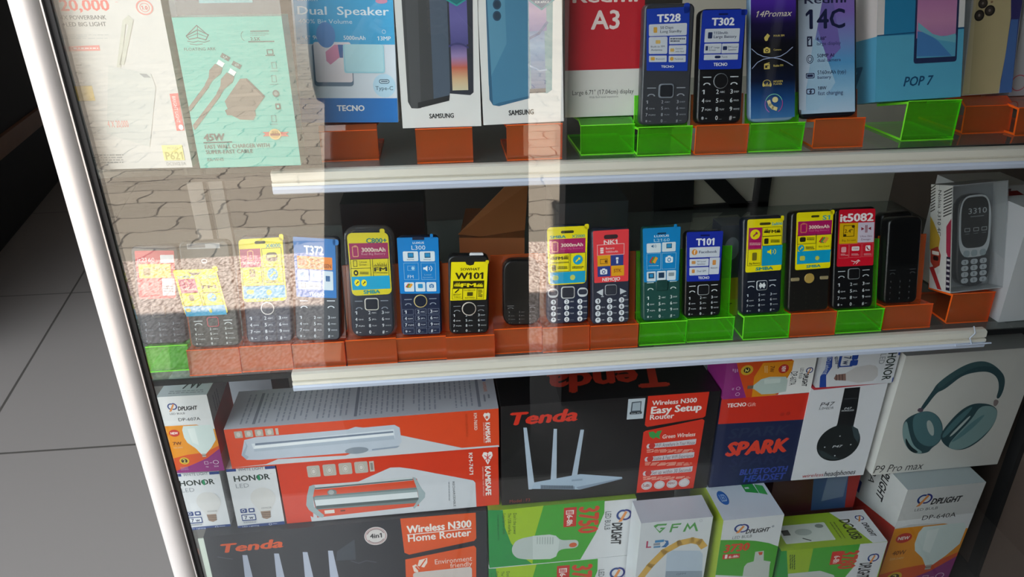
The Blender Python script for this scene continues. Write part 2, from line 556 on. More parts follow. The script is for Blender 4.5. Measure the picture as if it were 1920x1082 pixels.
class Phone:
    """body, film, keypad and navigation key are children of an Empty at the foot of the phone"""
    def __init__(s, name, label, Q, z=None, Y=None, col='#16181c', d=0.0135, r=0.007, bev=0.0018, lean=9, cat='phone', group=None,
                 ext=(0, 0), side=None, **kw):
        s.Q = Q
        s.R, s.B, s.w, s.h = fit(Q, z, Y, lean=lean, **kw)
        s.d = d
        s.root = tag(empty(name, mw(s.R, s.B)), label, cat, group)
        mb = MB()
        slab(mb, s.w, s.h+ext[0], d, r, bev, col, side=side)
        s.body = mb.build('body', PLAST, s.root)
        s.C = [(-s.w/2, 0, s.h), (s.w/2, 0, s.h), (s.w/2, 0, 0), (-s.w/2, 0, 0)]
    def face(s, mb, gap=0.0, crop=None):
        C = [(x, -gap, z) for x, y, z in s.C]
        f = Face(mb, C, s.Q)
        if crop: f.crop(*crop)
        return f
    def film(s, q, col, crop=None, r=0.06, tab=None, gap=0.0006, name='screen_film', label=None):
        """returns the panel of a film stuck over the screen; q are its four photo corners"""
        mb = MB()
        f = s.face(mb).quad(q, gap, mb)
        f.rect(0, 0, 1, 1, col, r)
        tb = None
        if tab:
            tb = MB(); g = s.face(tb).quad(q, gap, tb); g.rect(tab[0], tab[1], tab[2], tab[3], col, 0.35)
        if crop: f.crop(*crop)
        s.pending = getattr(s, 'pending', []) + [(name, mb, label, tb)]
        return f
    def keys(s, u0, v0, u1, v1, col='#dfe3ea', style='plain', key=None, sub=True, size=0.5):
        mb = MB(); f = s.face(mb, 0.0004)
        D = [('1', ''), ('2', 'ABC'), ('3', 'DEF'), ('4', 'GHI'), ('5', 'JKL'), ('6', 'MNO'), ('7', 'PQRS'), ('8', 'TUV'), ('9', 'WXYZ'), ('*', '+'), ('0', '_'), ('#', '*')]
        cw, ch = (u1-u0)/3, (v1-v0)/4
        k = f.aspect()
        for i, (a, b) in enumerate(D):
            cx, cy = u0+cw*(i % 3+0.5), v0+ch*(i//3+0.5)
            hh = ch*size
            ww = hh/k*0.62
            if style == 'disc':
                rr = ch*0.42
                f.rect(cx-rr/k-cw*0.12, cy-rr, cx+rr/k-cw*0.12, cy+rr, col, 0.48)
                f.text(a, cx-ww/2-cw*0.12, cy-hh/2, cx+ww/2-cw*0.12, cy+hh/2, key or '#20242e', 0.03)
                if sub and b: f.text(b, cx+rr/k-cw*0.05, cy-hh*0.2, cx+rr/k-cw*0.05+cw*0.28, cy+hh*0.2, col)
                continue
            if style == 'pill':
                f.rect(cx-cw*0.40, cy-ch*0.42, cx+cw*0.40, cy+ch*0.42, key or '#a9afb6', 0.48)
                f.text(a, cx-ww/2, cy-hh/2, cx+ww/2, cy+hh/2, col, 0.02)
                continue
            if style == 'bracket':
                f.frame(cx-cw*0.45, cy-ch*0.42, cx+cw*0.42, cy+ch*0.42, 0.0028, '#7d8598')
            if style == 'key':
                f.rect(cx-cw*0.46, cy-ch*0.44, cx+cw*0.46, cy+ch*0.44, key or '#262b36', 0.3)
            if a == '*': f.text('*', cx-cw*0.28, cy-hh*0.35, cx-cw*0.28+ww, cy+hh*0.9, col, 0.02)
            else: f.text(a, cx-cw*0.28, cy-hh/2, cx-cw*0.28+ww, cy+hh/2, col, 0.015)
            if sub and b not in '': f.text(b, cx-cw*0.20+ww, cy-hh*0.12, cx-cw*0.20+ww+cw*(0.1+0.085*len(b)), cy+hh*0.28, col)
        o = mb.build('keypad', PLAST, s.root)
        return s
    def softkeys(s, v, du=0.0, col='#cfd4dc', gap=0.055):
        for u, sg in ((0.2+du, 1), (0.8-du, -1)):
            mb = MB(); f = s.face(mb, 0.0004)
            f.rect(u-0.09, v-0.004, u+0.09, v+0.004, col)
            f.ring(u-0.08, v+gap-0.012, u+0.08, v+gap+0.03, 0.35, col, 180, 360)
            mb.build('soft_key', PLAST, s.root)
        return s
    def nav(s, cx, cy, ru, style='ring', col='#c9ccd2', fill='#20242c', lw=0.16, label=None):
        mb = MB()
        k = s.w/s.h
        rr = ru*s.w
        if style == 'ring':
            slab(mb, 2*rr, 2*rr, 0.0011, rr*0.98, 0.0003, col, y0=-0.0011, z0=(1-cy)*s.h-rr, x0=(cx-0.5)*s.w)
            slab(mb, 2*rr*(1-lw), 2*rr*(1-lw), 0.001, rr*(1-lw)*0.98, 0.0003, fill, y0=-0.0015, z0=(1-cy)*s.h-rr*(1-lw), x0=(cx-0.5)*s.w)
        else:
            q = 0.9
            slab(mb, 2*rr, 2*rr*q, 0.0011, rr*0.38, 0.0003, col, y0=-0.0011, z0=(1-cy)*s.h-rr*q, x0=(cx-0.5)*s.w)
            slab(mb, 2*rr*(1-lw), 2*rr*(q-lw), 0.001, rr*0.3, 0.0003, fill, y0=-0.0015, z0=(1-cy)*s.h-rr*(q-lw), x0=(cx-0.5)*s.w)
        o = s.navkey = mb.build('navigation_key', PLAST, s.root)
        if label: o['label'] = label
        return s
    def done(s):
        for n, mb, l, tb in getattr(s, 'pending', []):
            o = mb.build(n, PLAST, s.root)
            if l: o['label'] = l
            if tb: tb.build('pull_tab', PLAST, o)
        s.pending = []
        return s


SHELF = {'middle': 0.607, 'top': 0.846}
LEDGE = 0.0315
def stand(colour, Q, shelf, label, group, thing=None, back=0.075, run=0.085):
    """one bent acrylic strip: foot plate, price front, ledge, back rest"""
    z0 = SHELF[shelf]
    L, R_ = atz(*Q[3], z0), atz(*Q[2], z0)
    x0, x1 = min(L[0], R_[0]), max(L[0], R_[0])
    yf = (L[1]+R_[1])/2
    t = 0.0026
    if thing is not None:
        yf = min(yf, thing.B[1]-0.004)
        ez, ey = thing.R[:, 2], thing.R[:, 1]
        K = thing.B + ey*(thing.d+0.0012)
        hw_ = (x1-x0)/2
        ym, zm = hw_*abs(thing.R[1, 0])+0.0006, hw_*abs(thing.R[2, 0])+0.0008
        K = (K[1]+ym, K[2]-zm)
        T = (K[0]+back*ez[1], K[1]+back*ez[2])
        A = (thing.B[1]-0.003, thing.B[2]-zm)
    else:
        K, T, A = (yf+0.025, z0+LEDGE-0.001), (yf+0.037, z0+LEDGE+back), (yf+0.003, z0+LEDGE)
    prof = [(yf+run, z0+0.0002), (yf, z0+0.0002), (min(yf+0.004, A[0]), z0+LEDGE-0.0004), A, K, T] if A[0] > yf+0.006 else \
           [(yf+run, z0+0.0002), (yf, z0+0.0002), A, K, T]
    prof = [V3(0, *p)[1:] for p in prof]
    xc = (x0+x1)/2
    mb = MB()
    nrm = []
    for i in range(len(prof)):
        ds = []
        if i > 0: ds.append(prof[i]-prof[i-1])
        if i < len(prof)-1: ds.append(prof[i+1]-prof[i])
        ns = [V3(d[1], -d[0])/np.linalg.norm(d) if False else np.array([d[1], -d[0]])/np.linalg.norm(d) for d in ds]
        n = sum(ns); n = n/np.linalg.norm(n)
        nrm.append(n/max(0.5, float(n @ ns[0])))
    inner = [p+n*t for p, n in zip(prof, nrm)]
    hw = (x1-x0)/2
    N = len(prof)
    P = [(-hw, p[0], p[1]) for p in prof]+[(hw, p[0], p[1]) for p in prof]+[(-hw, p[0], p[1]) for p in inner]+[(hw, p[0], p[1]) for p in inner]
    for i in range(N-1):
        mb.add(P, [(i, i+1, N+i+1, N+i), (2*N+i, 3*N+i, 3*N+i+1, 2*N+i+1)], '#ffffff', 0)
        mb.add(P, [(i, 2*N+i, 2*N+i+1, i+1), (N+i, N+i+1, 3*N+i+1, 3*N+i)], '#ffffff', 1)
    mb.add(P, [(0, N, 3*N, 2*N), (N-1, 3*N-1, 4*N-1, 2*N-1)], '#ffffff', 1)
    # fold lines catch the light: thin bright beads along the two front folds
    for (p, q) in ((prof[1], 0.0007), (prof[2], 0.0006)):
        mb.box((-hw, p[0]-q, p[1]-q*0.2), (hw, p[0]+q, p[1]+q), '#ffffff', 1)
    M = Matrix.Translation((xc, yf, z0))
    mb.v = [(x, y-yf, z-z0) for x, y, z in mb.v]
    o = mb.build('acrylic_stand', ACR[colour], matrix=M)
    return tag(o, label, 'stand', group)


# ------------------------------------------------------------------ place: shop floor, walls, porch, yard
def plane(name, pts, m, up=True):
    mb = MB(); mb.poly(pts, '#ffffff')
    return structure(mb.build(name, m))

def tiles():
    m = mat('floor_tile', '#c8c6c2', 0.35)
    nt = m.node_tree; b = nt.nodes['Principled BSDF']
    tc = nt.nodes.new('ShaderNodeTexCoord'); sp = nt.nodes.new('ShaderNodeSeparateXYZ')
    nt.links.new(tc.outputs['Object'], sp.inputs[0])
    def M(op, a, bb=None, c=None):
        n = nt.nodes.new('ShaderNodeMath'); n.operation = op
        for i, x in enumerate((a, bb, c)):
            if x is None: continue
            if isinstance(x, (int, float)): n.inputs[i].default_value = x
            else: nt.links.new(x, n.inputs[i])
        return n.outputs[0]
    X, Y = sp.outputs[0], sp.outputs[1]
    def joint(v, off, step):
        f = M('FRACT', M('DIVIDE', M('ADD', v, off), step))
        d = M('MULTIPLY', M('MINIMUM', f, M('SUBTRACT', 1.0, f)), step)
        return M('LESS_THAN', d, 0.0035)
    g = M('MAXIMUM', joint(Y, -0.773+0.9*4, 0.9), joint(M('ADD', X, M('MULTIPLY', Y, 0.192)), 0.980+0.9*4, 0.9))
    n = nt.nodes.new('ShaderNodeTexNoise'); n.inputs['Scale'].default_value = 5
    mx = nt.nodes.new('ShaderNodeMix'); mx.data_type = 'RGBA'
    mx.inputs['A'].default_value = lin('#918c88'); mx.inputs['B'].default_value = lin('#88837f')
    nt.links.new(n.outputs['Fac'], mx.inputs['Factor'])
    m2 = nt.nodes.new('ShaderNodeMix'); m2.data_type = 'RGBA'
    nt.links.new(g, m2.inputs['Factor']); nt.links.new(mx.outputs['Result'], m2.inputs['A'])
    m2.inputs['B'].default_value = lin('#55524e')
    nt.links.new(m2.outputs['Result'], b.inputs['Base Color'])
    return m
STEP_Y = -0.55
mb = MB(); mb.box((-6, STEP_Y, -0.22), (1.05, 6, 0), '#ffffff')
structure(mb.build('floor', tiles()))

def pavers():
    m = mat('yard_pavers', '#8d8378', 0.9)
    nt = m.node_tree; b = nt.nodes['Principled BSDF']
    tc = nt.nodes.new('ShaderNodeTexCoord')
    nz = nt.nodes.new('ShaderNodeTexNoise'); nz.inputs['Scale'].default_value = 5.0; nz.inputs['Detail'].default_value = 3
    nt.links.new(tc.outputs['Object'], nz.inputs['Vector'])
    sb = nt.nodes.new('ShaderNodeVectorMath'); sb.operation = 'MULTIPLY_ADD'
    sb.inputs[1].default_value = (0.16, 0.16, 0); nt.links.new(nz.outputs['Color'], sb.inputs[0])
    nt.links.new(tc.outputs['Object'], sb.inputs[2])
    br = nt.nodes.new('ShaderNodeTexBrick')
    br.inputs['Scale'].default_value = 1.0
    br.inputs['Brick Width'].default_value = 0.34; br.inputs['Row Height'].default_value = 0.24
    br.inputs['Mortar Size'].default_value = 0.006
    br.inputs['Color1'].default_value = lin('#8f8579'); br.inputs['Color2'].default_value = lin('#81786d')
    br.inputs['Mortar'].default_value = lin('#453d36')
    nt.links.new(sb.outputs[0], br.inputs['Vector'])
    nt.links.new(br.outputs['Color'], b.inputs['Base Color'])
    return m
plane('trim_yard', [(-14, -26, -0.25), (14, -26, -0.25), (14, -2.55, -0.25), (-14, -2.55, -0.25)], pavers())

def pebbles():
    m = mat('pebble_wash', '#b0998a', 0.9)
    nt = m.node_tree; b = nt.nodes['Principled BSDF']
    tc = nt.nodes.new('ShaderNodeTexCoord')
    vo = nt.nodes.new('ShaderNodeTexVoronoi'); vo.inputs['Scale'].default_value = 80.0
    nt.links.new(tc.outputs['Object'], vo.inputs['Vector'])
    rp = nt.nodes.new('ShaderNodeValToRGB')
    rp.color_ramp.elements[0].position = 0.15; rp.color_ramp.elements[0].color = lin('#f6e6dc')
    rp.color_ramp.elements[1].position = 0.8; rp.color_ramp.elements[1].color = lin('#84685b')
    nt.links.new(vo.outputs['Distance'], rp.inputs[0])
    nt.links.new(rp.outputs[0], b.inputs['Base Color'])
    bp = nt.nodes.new('ShaderNodeBump'); bp.inputs['Strength'].default_value = 0.45; bp.inputs['Distance'].default_value = 0.01
    bp.invert = True
    nt.links.new(vo.outputs['Distance'], bp.inputs['Height']); nt.links.new(bp.outputs[0], b.inputs['Normal'])
    return m
plane('trim_apron', [(-14, -2.55, -0.245), (14, -2.55, -0.245), (14, -1.46, -0.245), (-14, -1.46, -0.245)], pebbles())
mb = MB(); mb.box((-14, -1.46, -0.30), (14, STEP_Y, -0.235), '#ffffff'); structure(mb.build('trim_step', mat('dark_concrete', '#56524f', 0.85, noise=0.3, scale=6)))
WALLM = mat('painted_wall', '#8f8a84', 0.8, noise=0.15, scale=3)
DARKW = mat('dark_wall', '#2c2a29', 0.8, noise=0.3, scale=4)
mb = MB(); mb.box((-6, 6, 0), (1.05, 6.1, 2.7), '#fff'.replace('#fff', '#ffffff')); structure(mb.build('wall_back', WALLM))
mb = MB(); mb.box((-6, -0.35, 2.7), (1.05, 6.1, 2.85), '#ffffff'); structure(mb.build('ceiling', WALLM))
# unseen dark panel added to keep light off the right end of the cabinet
mb = MB(); mb.box((0.50, -0.41, 0.0), (1.05, -0.38, 2.69), '#ffffff'); structure(mb.build('wall_light_block', DARKW))
# unseen sheet added under the ceiling edge to shade the right part of the cabinet
mb = MB(); mb.box((-0.18, -0.365, 1.13), (1.05, -0.352, 2.84), '#ffffff'); structure(mb.build('trim_shade_sheet', mat('shade_sheet', '#5c564f', 0.9, noise=0.2, scale=30)))
mb = MB(); mb.box((1.05, -2.2, -0.25), (1.17, 6, 3.4), '#ffffff'); structure(mb.build('wall_right', DARKW))
_wx = at(1062, 300, 1.15)[0]
mb = MB(); mb.box((_wx, -1.25, -0.25), (1.05, -1.15, 3.4), '#ffffff'); structure(mb.build('wall_shade_screen', DARKW))  # unseen wall added to darken the mirrored right side and block sky light

# ------------------------------------------------------------------ display cabinet
ALU = mat('aluminium', '#d9d3ce', 0.38, metal=0.25, noise=0.06, scale=30)
ALUW = mat('rail_aluminium', '#e6e0d4', 0.4, metal=0.15)
TUBEM = mat('light_strip_diffuser', '#c6cde0', 0.35)
RUB = mat('black_rubber', '#0b0b0d', 0.6)
GREYM = mat('dull_aluminium', '#77736f', 0.5, metal=0.3)
GREYB = mat('grey_board', '#e2d6c6', 0.8, noise=0.2, scale=8)
DARKB = mat('black_board', '#1b1a1b', 0.7, noise=0.2, scale=8)
cab = tag(empty('display_cabinet', Matrix.Translation((0.2, 0, 0))), 'tall aluminium framed glass display cabinet holding phones and boxed gadgets', 'cabinet')
IC = Matrix.Translation((-0.2, 0, 0))
def cpart(mb, name, m, label=None):
    o = mb.build(name, m, cab)
    o.location = (-0.2, 0, 0)
    if label: o['label'] = label
    return o
ZT, ZB = 1.75, 0.075
def post(xa, xb):
    mb = MB()
    n = 14
    prof = [(xa, 0.005), (xa, -0.004)] + [(xa+(xb-xa)*(0.5-0.5*math.cos(t)), -0.004-0.010*math.sin(t)) for t in np.linspace(0.15, math.pi-0.15, n)] + [(xb, -0.004), (xb, 0.005)]
    N = len(prof)
    mb.add([(x, y, 0) for x, y in prof]+[(x, y, ZT) for x, y in prof], [(i, i+1, N+i+1, N+i) for i in range(N-1)], '#ffffff', 0, True)
    mb.poly([(x, y, ZT) for x, y in prof][::-1], '#ffffff')
    mb.poly([(xa, 0.005, 0), (xb, 0.005, 0), (xb, 0.005, ZT), (xa, 0.005, ZT)][::-1], '#ffffff')
    return mb
cpart(post(-0.357, -0.3315), 'corner_post', ALU)
cpart(post(0.8355, 0.865), 'corner_post', ALU)
mb = MB(); mb.box((-0.3300, -0.003, ZB), (-0.3248, 0.0005, ZT), '#ffffff'); cpart(mb, 'gasket', RUB)
mb = MB(); mb.box((-0.3315, -0.0065, 0), (-0.3300, 0.003, ZT), '#ffffff'); cpart(mb, 'glazing_bead', ALU)
mb = MB(); mb.box((0.826, -0.006, ZB), (0.835, 0.012, ZT), '#ffffff'); cpart(mb, 'gasket', RUB)
mb = MB(); mb.box((-0.325, 0.0, ZB), (0.83, 0.004, ZT-0.02), '#ffffff'); cpart(mb, 'front_glass', GLASS)
def prism(pts, z0, z1):
    mb = MB(); n = len(pts)
    P = [(x, y, z0) for x, y in pts]+[(x, y, z1) for x, y in pts]
    mb.add(P, [(i, (i+1) % n, n+(i+1) % n, n+i) for i in range(n)]+[tuple(range(n))[::-1], tuple(range(n, 2*n))], '#ffffff')
    return mb
BK = 0.555
cpart(prism([(-0.345, 0.0105), (-0.381, 0.055), (-0.43, 0.15), (-0.43, BK), (-0.44, BK), (-0.44, 0.152), (-0.389, 0.055), (-0.355, 0.0105)], ZB, ZT), 'side_panel', GLASS)
cpart(prism([(0.842, 0.03), (0.855, 0.03), (0.855, BK), (0.842, BK)], ZB, ZT), 'side_panel', mat('brown_side_reflection', '#5a4a42', 0.6, noise=0.3, scale=6))  # brown mirrored in the glass side is put into this panel's colour
mb = MB(); mb.box((0.834, 0.105, ZB), (0.842, 0.125, ZT), '#ffffff'); cpart(mb, 'gasket', RUB)
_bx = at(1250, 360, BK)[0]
mb = MB(); mb.box((-0.44, BK, ZB), (_bx, BK+0.012, ZT), '#ffffff'); cpart(mb, 'back_panel', mat('shaded_brown_board', '#3a332e', 0.8, noise=0.2, scale=8))  # left back darkened in its colour to stand in for shade
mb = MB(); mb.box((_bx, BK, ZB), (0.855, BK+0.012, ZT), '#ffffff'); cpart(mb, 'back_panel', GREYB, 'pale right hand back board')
mb = MB(); mb.box((-0.41, 0.0, ZT), (0.865, BK+0.012, ZT+0.02), '#ffffff'); cpart(mb, 'cabinet_top', ALU)
cpart(prism([(-0.352, 0.0105), (0.842, 0.0105), (0.842, BK), (-0.43, BK), (-0.43, 0.15), (-0.381, 0.055)], 0.075, 0.1033), 'cabinet_floor', DARKB)
mb = MB(); mb.box((-0.349, 0.0, 0.0), (0.865, BK, 0.075), '#ffffff'); cpart(mb, 'plinth', ALU)
for z in SHELF.values():
    cpart(prism([(-0.374, 0.050), (0.842, 0.050), (0.842, BK-0.01), (-0.429, BK-0.01), (-0.429, 0.155), (-0.380, 0.058)], z-0.007, z), 'glass_shelf', SHELFGLASS)
    mb = MB(); mb.box((-0.370, 0.0475, z-0.0075), (0.842, 0.0498, z-0.0005), '#ffffff'); cpart(mb, 'shelf_edge', RUB)
def rail(a, b):
    """aluminium lip with the light strip under it"""
    a, b = V3(*a), V3(*b)
    d = b-a
    for nm, m, prof in (('shelf_rail', ALUW, [(0, 0), (-0.004, -0.0015), (-0.0045, -0.009), (-0.002, -0.0098), (-0.002, -0.0108), (-0.0055, -0.0115), (-0.006, -0.0145), (0.006, -0.0145), (0.0062, 0)]),
                        ('light_strip', TUBEM, [(0.005, -0.0146), (-0.0045, -0.0146), (-0.0062, -0.018), (-0.0055, -0.0225), (-0.002, -0.0245), (0.005, -0.0245)])):
        mb = MB(); n = len(prof)
        P = [(a[0], a[1]+y, a[2]+z) for y, z in prof]+[(b[0], b[1]+y, b[2]+z) for y, z in prof]
        mb.add(P, [(i, (i+1) % n, n+(i+1) % n, n+i)[::-1] for i in range(n)]+[tuple(range(n)), tuple(range(n, 2*n))[::-1]], '#ffffff')
        o = cpart(mb, nm, m)
        if nm == 'shelf_rail': top = o
        else: o.parent = top; o.location = (0, 0, 0)
rail(at(508, 321, 0.041), at(2060, 270, 0.041))
rail(at(547, 698, 0.041), at(1848, 617, 0.041))
_p = [at(1792, 648, 0.034), at(1858, 643, 0.034)]
mb = MB(); mb.tube([_p[0], _p[1]], 0.0012, n=6); cpart(mb, 'wire_clip', TUBEM)
mb = MB(); mb.tube([at(1822, 644, 0.034), at(1818, 634, 0.033), at(1829, 625, 0.034), at(1826, 612, 0.036)], 0.0009, n=6); cpart(mb, 'wire_clip', TUBEM)
# upright at the back of the left side, bars against the back board
u0, u1 = at(352, 326, 0.27), at(392, 445, 0.27)
mb = MB(); mb.box((u0[0]-0.004, 0.27, SHELF['middle']), (u0[0]+0.016, 0.285, SHELF['top']-0.007), '#ffffff'); cpart(mb, 'inner_upright', GREYM)
mb = MB(); mb.box((u0[0]+0.022, 0.275, SHELF['middle']), (u0[0]+0.040, 0.285, SHELF['top']-0.007), '#ffffff'); cpart(mb, 'inner_upright', GREYM)
def bar(a, b, w, name='back_bar', Y=BK-0.012):
    A, B = at(*a, Y), at(*b, Y)
    d = (B-A)/np.linalg.norm(B-A); n = np.cross(d, V3(0, 1, 0))*w/2; t = V3(0, 0.010, 0)
    P = [A-n, A+n, B+n, B-n]; P = P+[p+t for p in P]
    mb = MB(); mb.add(P, [(3, 2, 1, 0), (4, 5, 6, 7), (0, 1, 5, 4), (1, 2, 6, 5), (2, 3, 7, 6), (3, 0, 4, 7)], '#ffffff')
    return cpart(mb, name, RUB)
bar((1438, 300), (1424, 405), 0.028)
bar((1322, 318), (1402, 400), 0.028)
bar((1265, 300), (1262, 420), 0.075)
bar((1240, 402), (1440, 388), 0.022)
bar((1752, 280), (1716, 410), 0.030)

# ------------------------------------------------------------------ graphics used on several packs
YEL, MAG, CYA, TEA, INK = '#f4e20c', '#b01560', '#0aa0cc', '#0a8f92', '#2a2812'
def battery(f, a0, b0, a1, b1, c, fill=None):
    f.rect(a0+(a1-a0)*0.3, b0, a0+(a1-a0)*0.7, b0+(b1-b0)*0.12, c)
    f.rect(a0, b0+(b1-b0)*0.08, a1, b1, c, 0.2)
    f.rect(a0+(a1-a0)*0.14, b0+(b1-b0)*0.16, a1-(a1-a0)*0.14, b1-(b1-b0)*0.08, fill or MAG, 0.1)
def fmbars(f, a0, b0, a1, b1, c=INK, word=True):
    hs = [0.35, 0.6, 0.4, 0.8, 0.55, 0.95, 0.5, 0.85, 0.6, 1.0, 0.45, 0.7]
    n = len(hs); bm = b0+(b1-b0)*(0.52 if word else 1)
    for i, h in enumerate(hs):
        x = a0+(a1-a0)*i/n
        f.rect(x, bm-(bm-b0)*h, x+(a1-a0)*0.6/n, bm, c)
    if word: f.text('FM', a0, b0+(b1-b0)*0.6, a1, b1, c, 0.04)
def torch(f, a0, b0, a1, b1, c=CYA, t=YEL):
    f.ell(a0, b0, a1, b1, c)
    w, h = a1-a0, b1-b0
    f.poly([(a0+w*0.25, b0+h*0.66), (a0+w*0.55, b0+h*0.36), (a0+w*0.55, b0+h*0.22), (a0+w*0.78, b0+h*0.3), (a0+w*0.74, b0+h*0.5), (a0+w*0.62, b0+h*0.48), (a0+w*0.34, b0+h*0.76)], t)
def speaker(f, a0, b0, a1, b1, c):
    w, h = a1-a0, b1-b0
    f.poly([(a0, b0+h*0.35), (a0+w*0.2, b0+h*0.35), (a0+w*0.45, b0+h*0.08), (a0+w*0.45, b0+h*0.92), (a0+w*0.2, b0+h*0.65), (a0, b0+h*0.65)], c)
    f.ring(a0+w*0.15, b0+h*0.22, a0+w*0.75, b0+h*0.78, 0.25, c, -50, 50, 8)
    f.ring(a0+w*0.0, b0, a0+w*1.0, b0+h, 0.16, c, -50, 50, 8)
def camera_icon(f, a0, b0, a1, b1, c, bg):
    w, h = a1-a0, b1-b0
    f.rect(a0, b0+h*0.18, a1, b1, c, 0.2); f.rect(a0+w*0.3, b0, a0+w*0.7, b0+h*0.3, c)
    f.ell(a0+w*0.25, b0+h*0.3, a0+w*0.75, b0+h*0.9, bg); f.ell(a0+w*0.36, b0+h*0.43, a0+w*0.64, b0+h*0.77, c)
def phone_icon(f, a0, b0, a1, b1, c, bg):
    w, h = a1-a0, b1-b0
    f.rect(a0, b0, a1, b1, c, 0.2); f.rect(a0+w*0.15, b0+h*0.12, a1-w*0.15, b0+h*0.75, bg)
def sim(f, a0, b0, a1, b1):
    w, h = a1-a0, b1-b0
    for i, c in enumerate(('#c8322a', '#3c9c48', '#e8a03a')):
        o = i*0.18
        f.poly([(a0+w*(0.0+o), b0+h*0.75), (a0+w*(0.36+o), b0+h*0.05), (a0+w*(0.62+o), b0+h*0.25), (a0+w*(0.28+o), b0+h*0.98)], c)
def dplogo(f, a0, b0, a1, b1, rot=0):
    w, h = a1-a0, b1-b0
    f.ring(a0+w*0.04, b0+h*0.05, a0+w*0.78, b0+h*0.80, 0.34, '#23407e', 110, 300, 18)
    f.ring(a0+w*0.22, b0+h*0.02, a0+w*1.0, b0+h*0.80, 0.30, '#2b2f7a', -95, 110, 18)
    f.poly([(a0+w*0.62, b0+h*0.12), (a0+w*0.76, b0+h*0.2), (a0+w*0.34, b0+h*0.95), (a0+w*0.1, b0+h*1.0), (a0+w*0.22, b0+h*0.8)], '#d98a4a')
def bulb(f, pts_scale, glass='#d6dfdd', base='#9a7f6c', up=True):
    """pear shaped lamp inside a crop box"""
    a0, b0, a1, b1 = pts_scale
    w, h = a1-a0, b1-b0
    f.poly([(a0+w*(0.5+0.5*math.sin(t)*1.0), b0+h*(0.33-0.33*math.cos(t))) for t in np.linspace(-2.2, 2.2, 24)] + [(a0+w*0.72, b0+h*0.74), (a0+w*0.28, b0+h*0.74)], glass)
    f.poly([(a0+w*0.3, b0+h*0.74), (a0+w*0.7, b0+h*0.74), (a0+w*0.66, b0+h*0.96), (a0+w*0.5, b0+h), (a0+w*0.34, b0+h*0.96)], base)
    for i in range(3):
        f.rect(a0+w*0.3, b0+h*(0.79+0.06*i), a0+w*0.7, b0+h*(0.805+0.06*i), '#5d4a40')

Z2 = SHELF['middle']+LEDGE
Z1 = SHELF['top']+LEDGE

# ------------------------------------------------------------------ hanging packs by the corner post
b = Carton('power_bank_box', 'white carton hung by the corner post with red digits and a yellow patch', 'box',
           [(85, 0), (300, 0), (362, 314), (165, 318)], 0.035, '#cfcdc9', Y=0.014, ext=(0.11, 0, 0, 0))
f = b.face(crop=(0, 0, 3.2))
f.text('20,000', 350, -6, 662, 62, '#e2564e', 0.035).text('mAh', 690, 55, 712, -30, '#e2564e', 0.02, 0, 90)
f.text('4X POWERBANK', 360, 90, 640, 115, '#555a5e', 0.02).text('+LED BIG LIGHT', 372, 130, 640, 155, '#555a5e', 0.02)
f.lines(365, 205, 660, 235, 3, '#b9bcbc', 0.35)
f.poly([(412, 274), (595, 268), (602, 300), (416, 304)], '#e98a84').lines(440, 282, 590, 290, 1, '#f6d6d2', 1.0)
for y in (382, 428, 485): f.rect(452, y, 490, y+7, '#9a9d9c')
f.rect(430, 512, 572, 600, '#f3d27e')
f.ring(805, 0, 925, 90, 0.16, '#e78781').ring(830, 18, 900, 72, 0.12, '#e78781').text('1.0', 845, 35, 885, 58, '#e2564e', 0.02)
f.poly([(650, 390), (905, 440), (935, 520), (900, 880), (640, 800)], '#c6c8c4')
f.poly([(700, 400), (735, 120), (770, 90), (800, 120), (745, 385), (715, 385), (770, 150), (755, 140), (725, 400)], '#c2c3b6')
f.poly([(835, 437), (880, 440), (905, 463), (865, 462)], '#8d9295')
f.text('4 X 20,000', 640, 720, 775, 760, '#d98d85', 0.02).poly([(1018, 560), (1068, 556), (1108, 780), (1062, 783)], '#e06a68')
f.text('BRIGHT LIGHT', 1032, 575, 1084, 735, '#f7dedd', 0.01, 0, 90).ell(1070, 745, 1105, 778, '#f4e6e4')
f.lines(550, 925, 740, 1000, 5, '#8b8f90', 0.4)
f.rect(970, 870, 1112, 960, '#ecdf8e').text('MODEL', 1005, 880, 1075, 893, '#9b9468').text('P621', 990, 912, 1105, 955, '#b9ae62', 0.04)
f.text('DC5V/2.1A', 1000, 973, 1120, 990, '#9fa3a2', 0.01)
b.build()

b = Carton('charger_pack', 'pale teal carton with a drawn plug and two cables, hung second from the post', 'box',
           [(322, 33), (527, 30), (565, 310), (375, 315)], 0.030, '#68b9aa', Y=0.014)
f = b.face(crop=(0, 0, 3.2))
D = '#45504e'
f.line([(1118, 215), (1180, 152), (1248, 210)], 0.006, D).line([(1118, 215), (1185, 178), (1250, 208), (1235, 238), (1185, 225), (1135, 235), (1118, 215)], 0.006, D)
f.line([(1185, 155), (1185, 225)], 0.004, D).line([(1122, 224), (1185, 200), (1245, 222)], 0.004, D).line([(1125, 245), (1160, 252), (1190, 245), (1225, 252), (1258, 243)], 0.004, D)
f.line([(1140, 262), (1180, 268), (1215, 262)], 0.004, D)
f.text('FLOATING ARK', 1104, 284, 1296, 301, D, 0.012)
f.ring(1440, 185, 1500, 245, 0.08, D, 110, 250).rect(1500, 184, 1612, 188, D).lines(1500, 195, 1610, 218, 3, '#6d8883', 0.3).text('2.5X', 1500, 222, 1560, 241, D, 0.02).rect(1488, 246, 1645, 250, D)
for (x, y, t) in ((1320, 315, '5A'), (1388, 362, '45W')):
    f.poly([(x+12, y), (x+62, y+28), (x+50, y+52), (x, y+24)], '#5b625d').text(t, x+18, y+18, x+46, y+34, '#a8c9c0', 0.01)
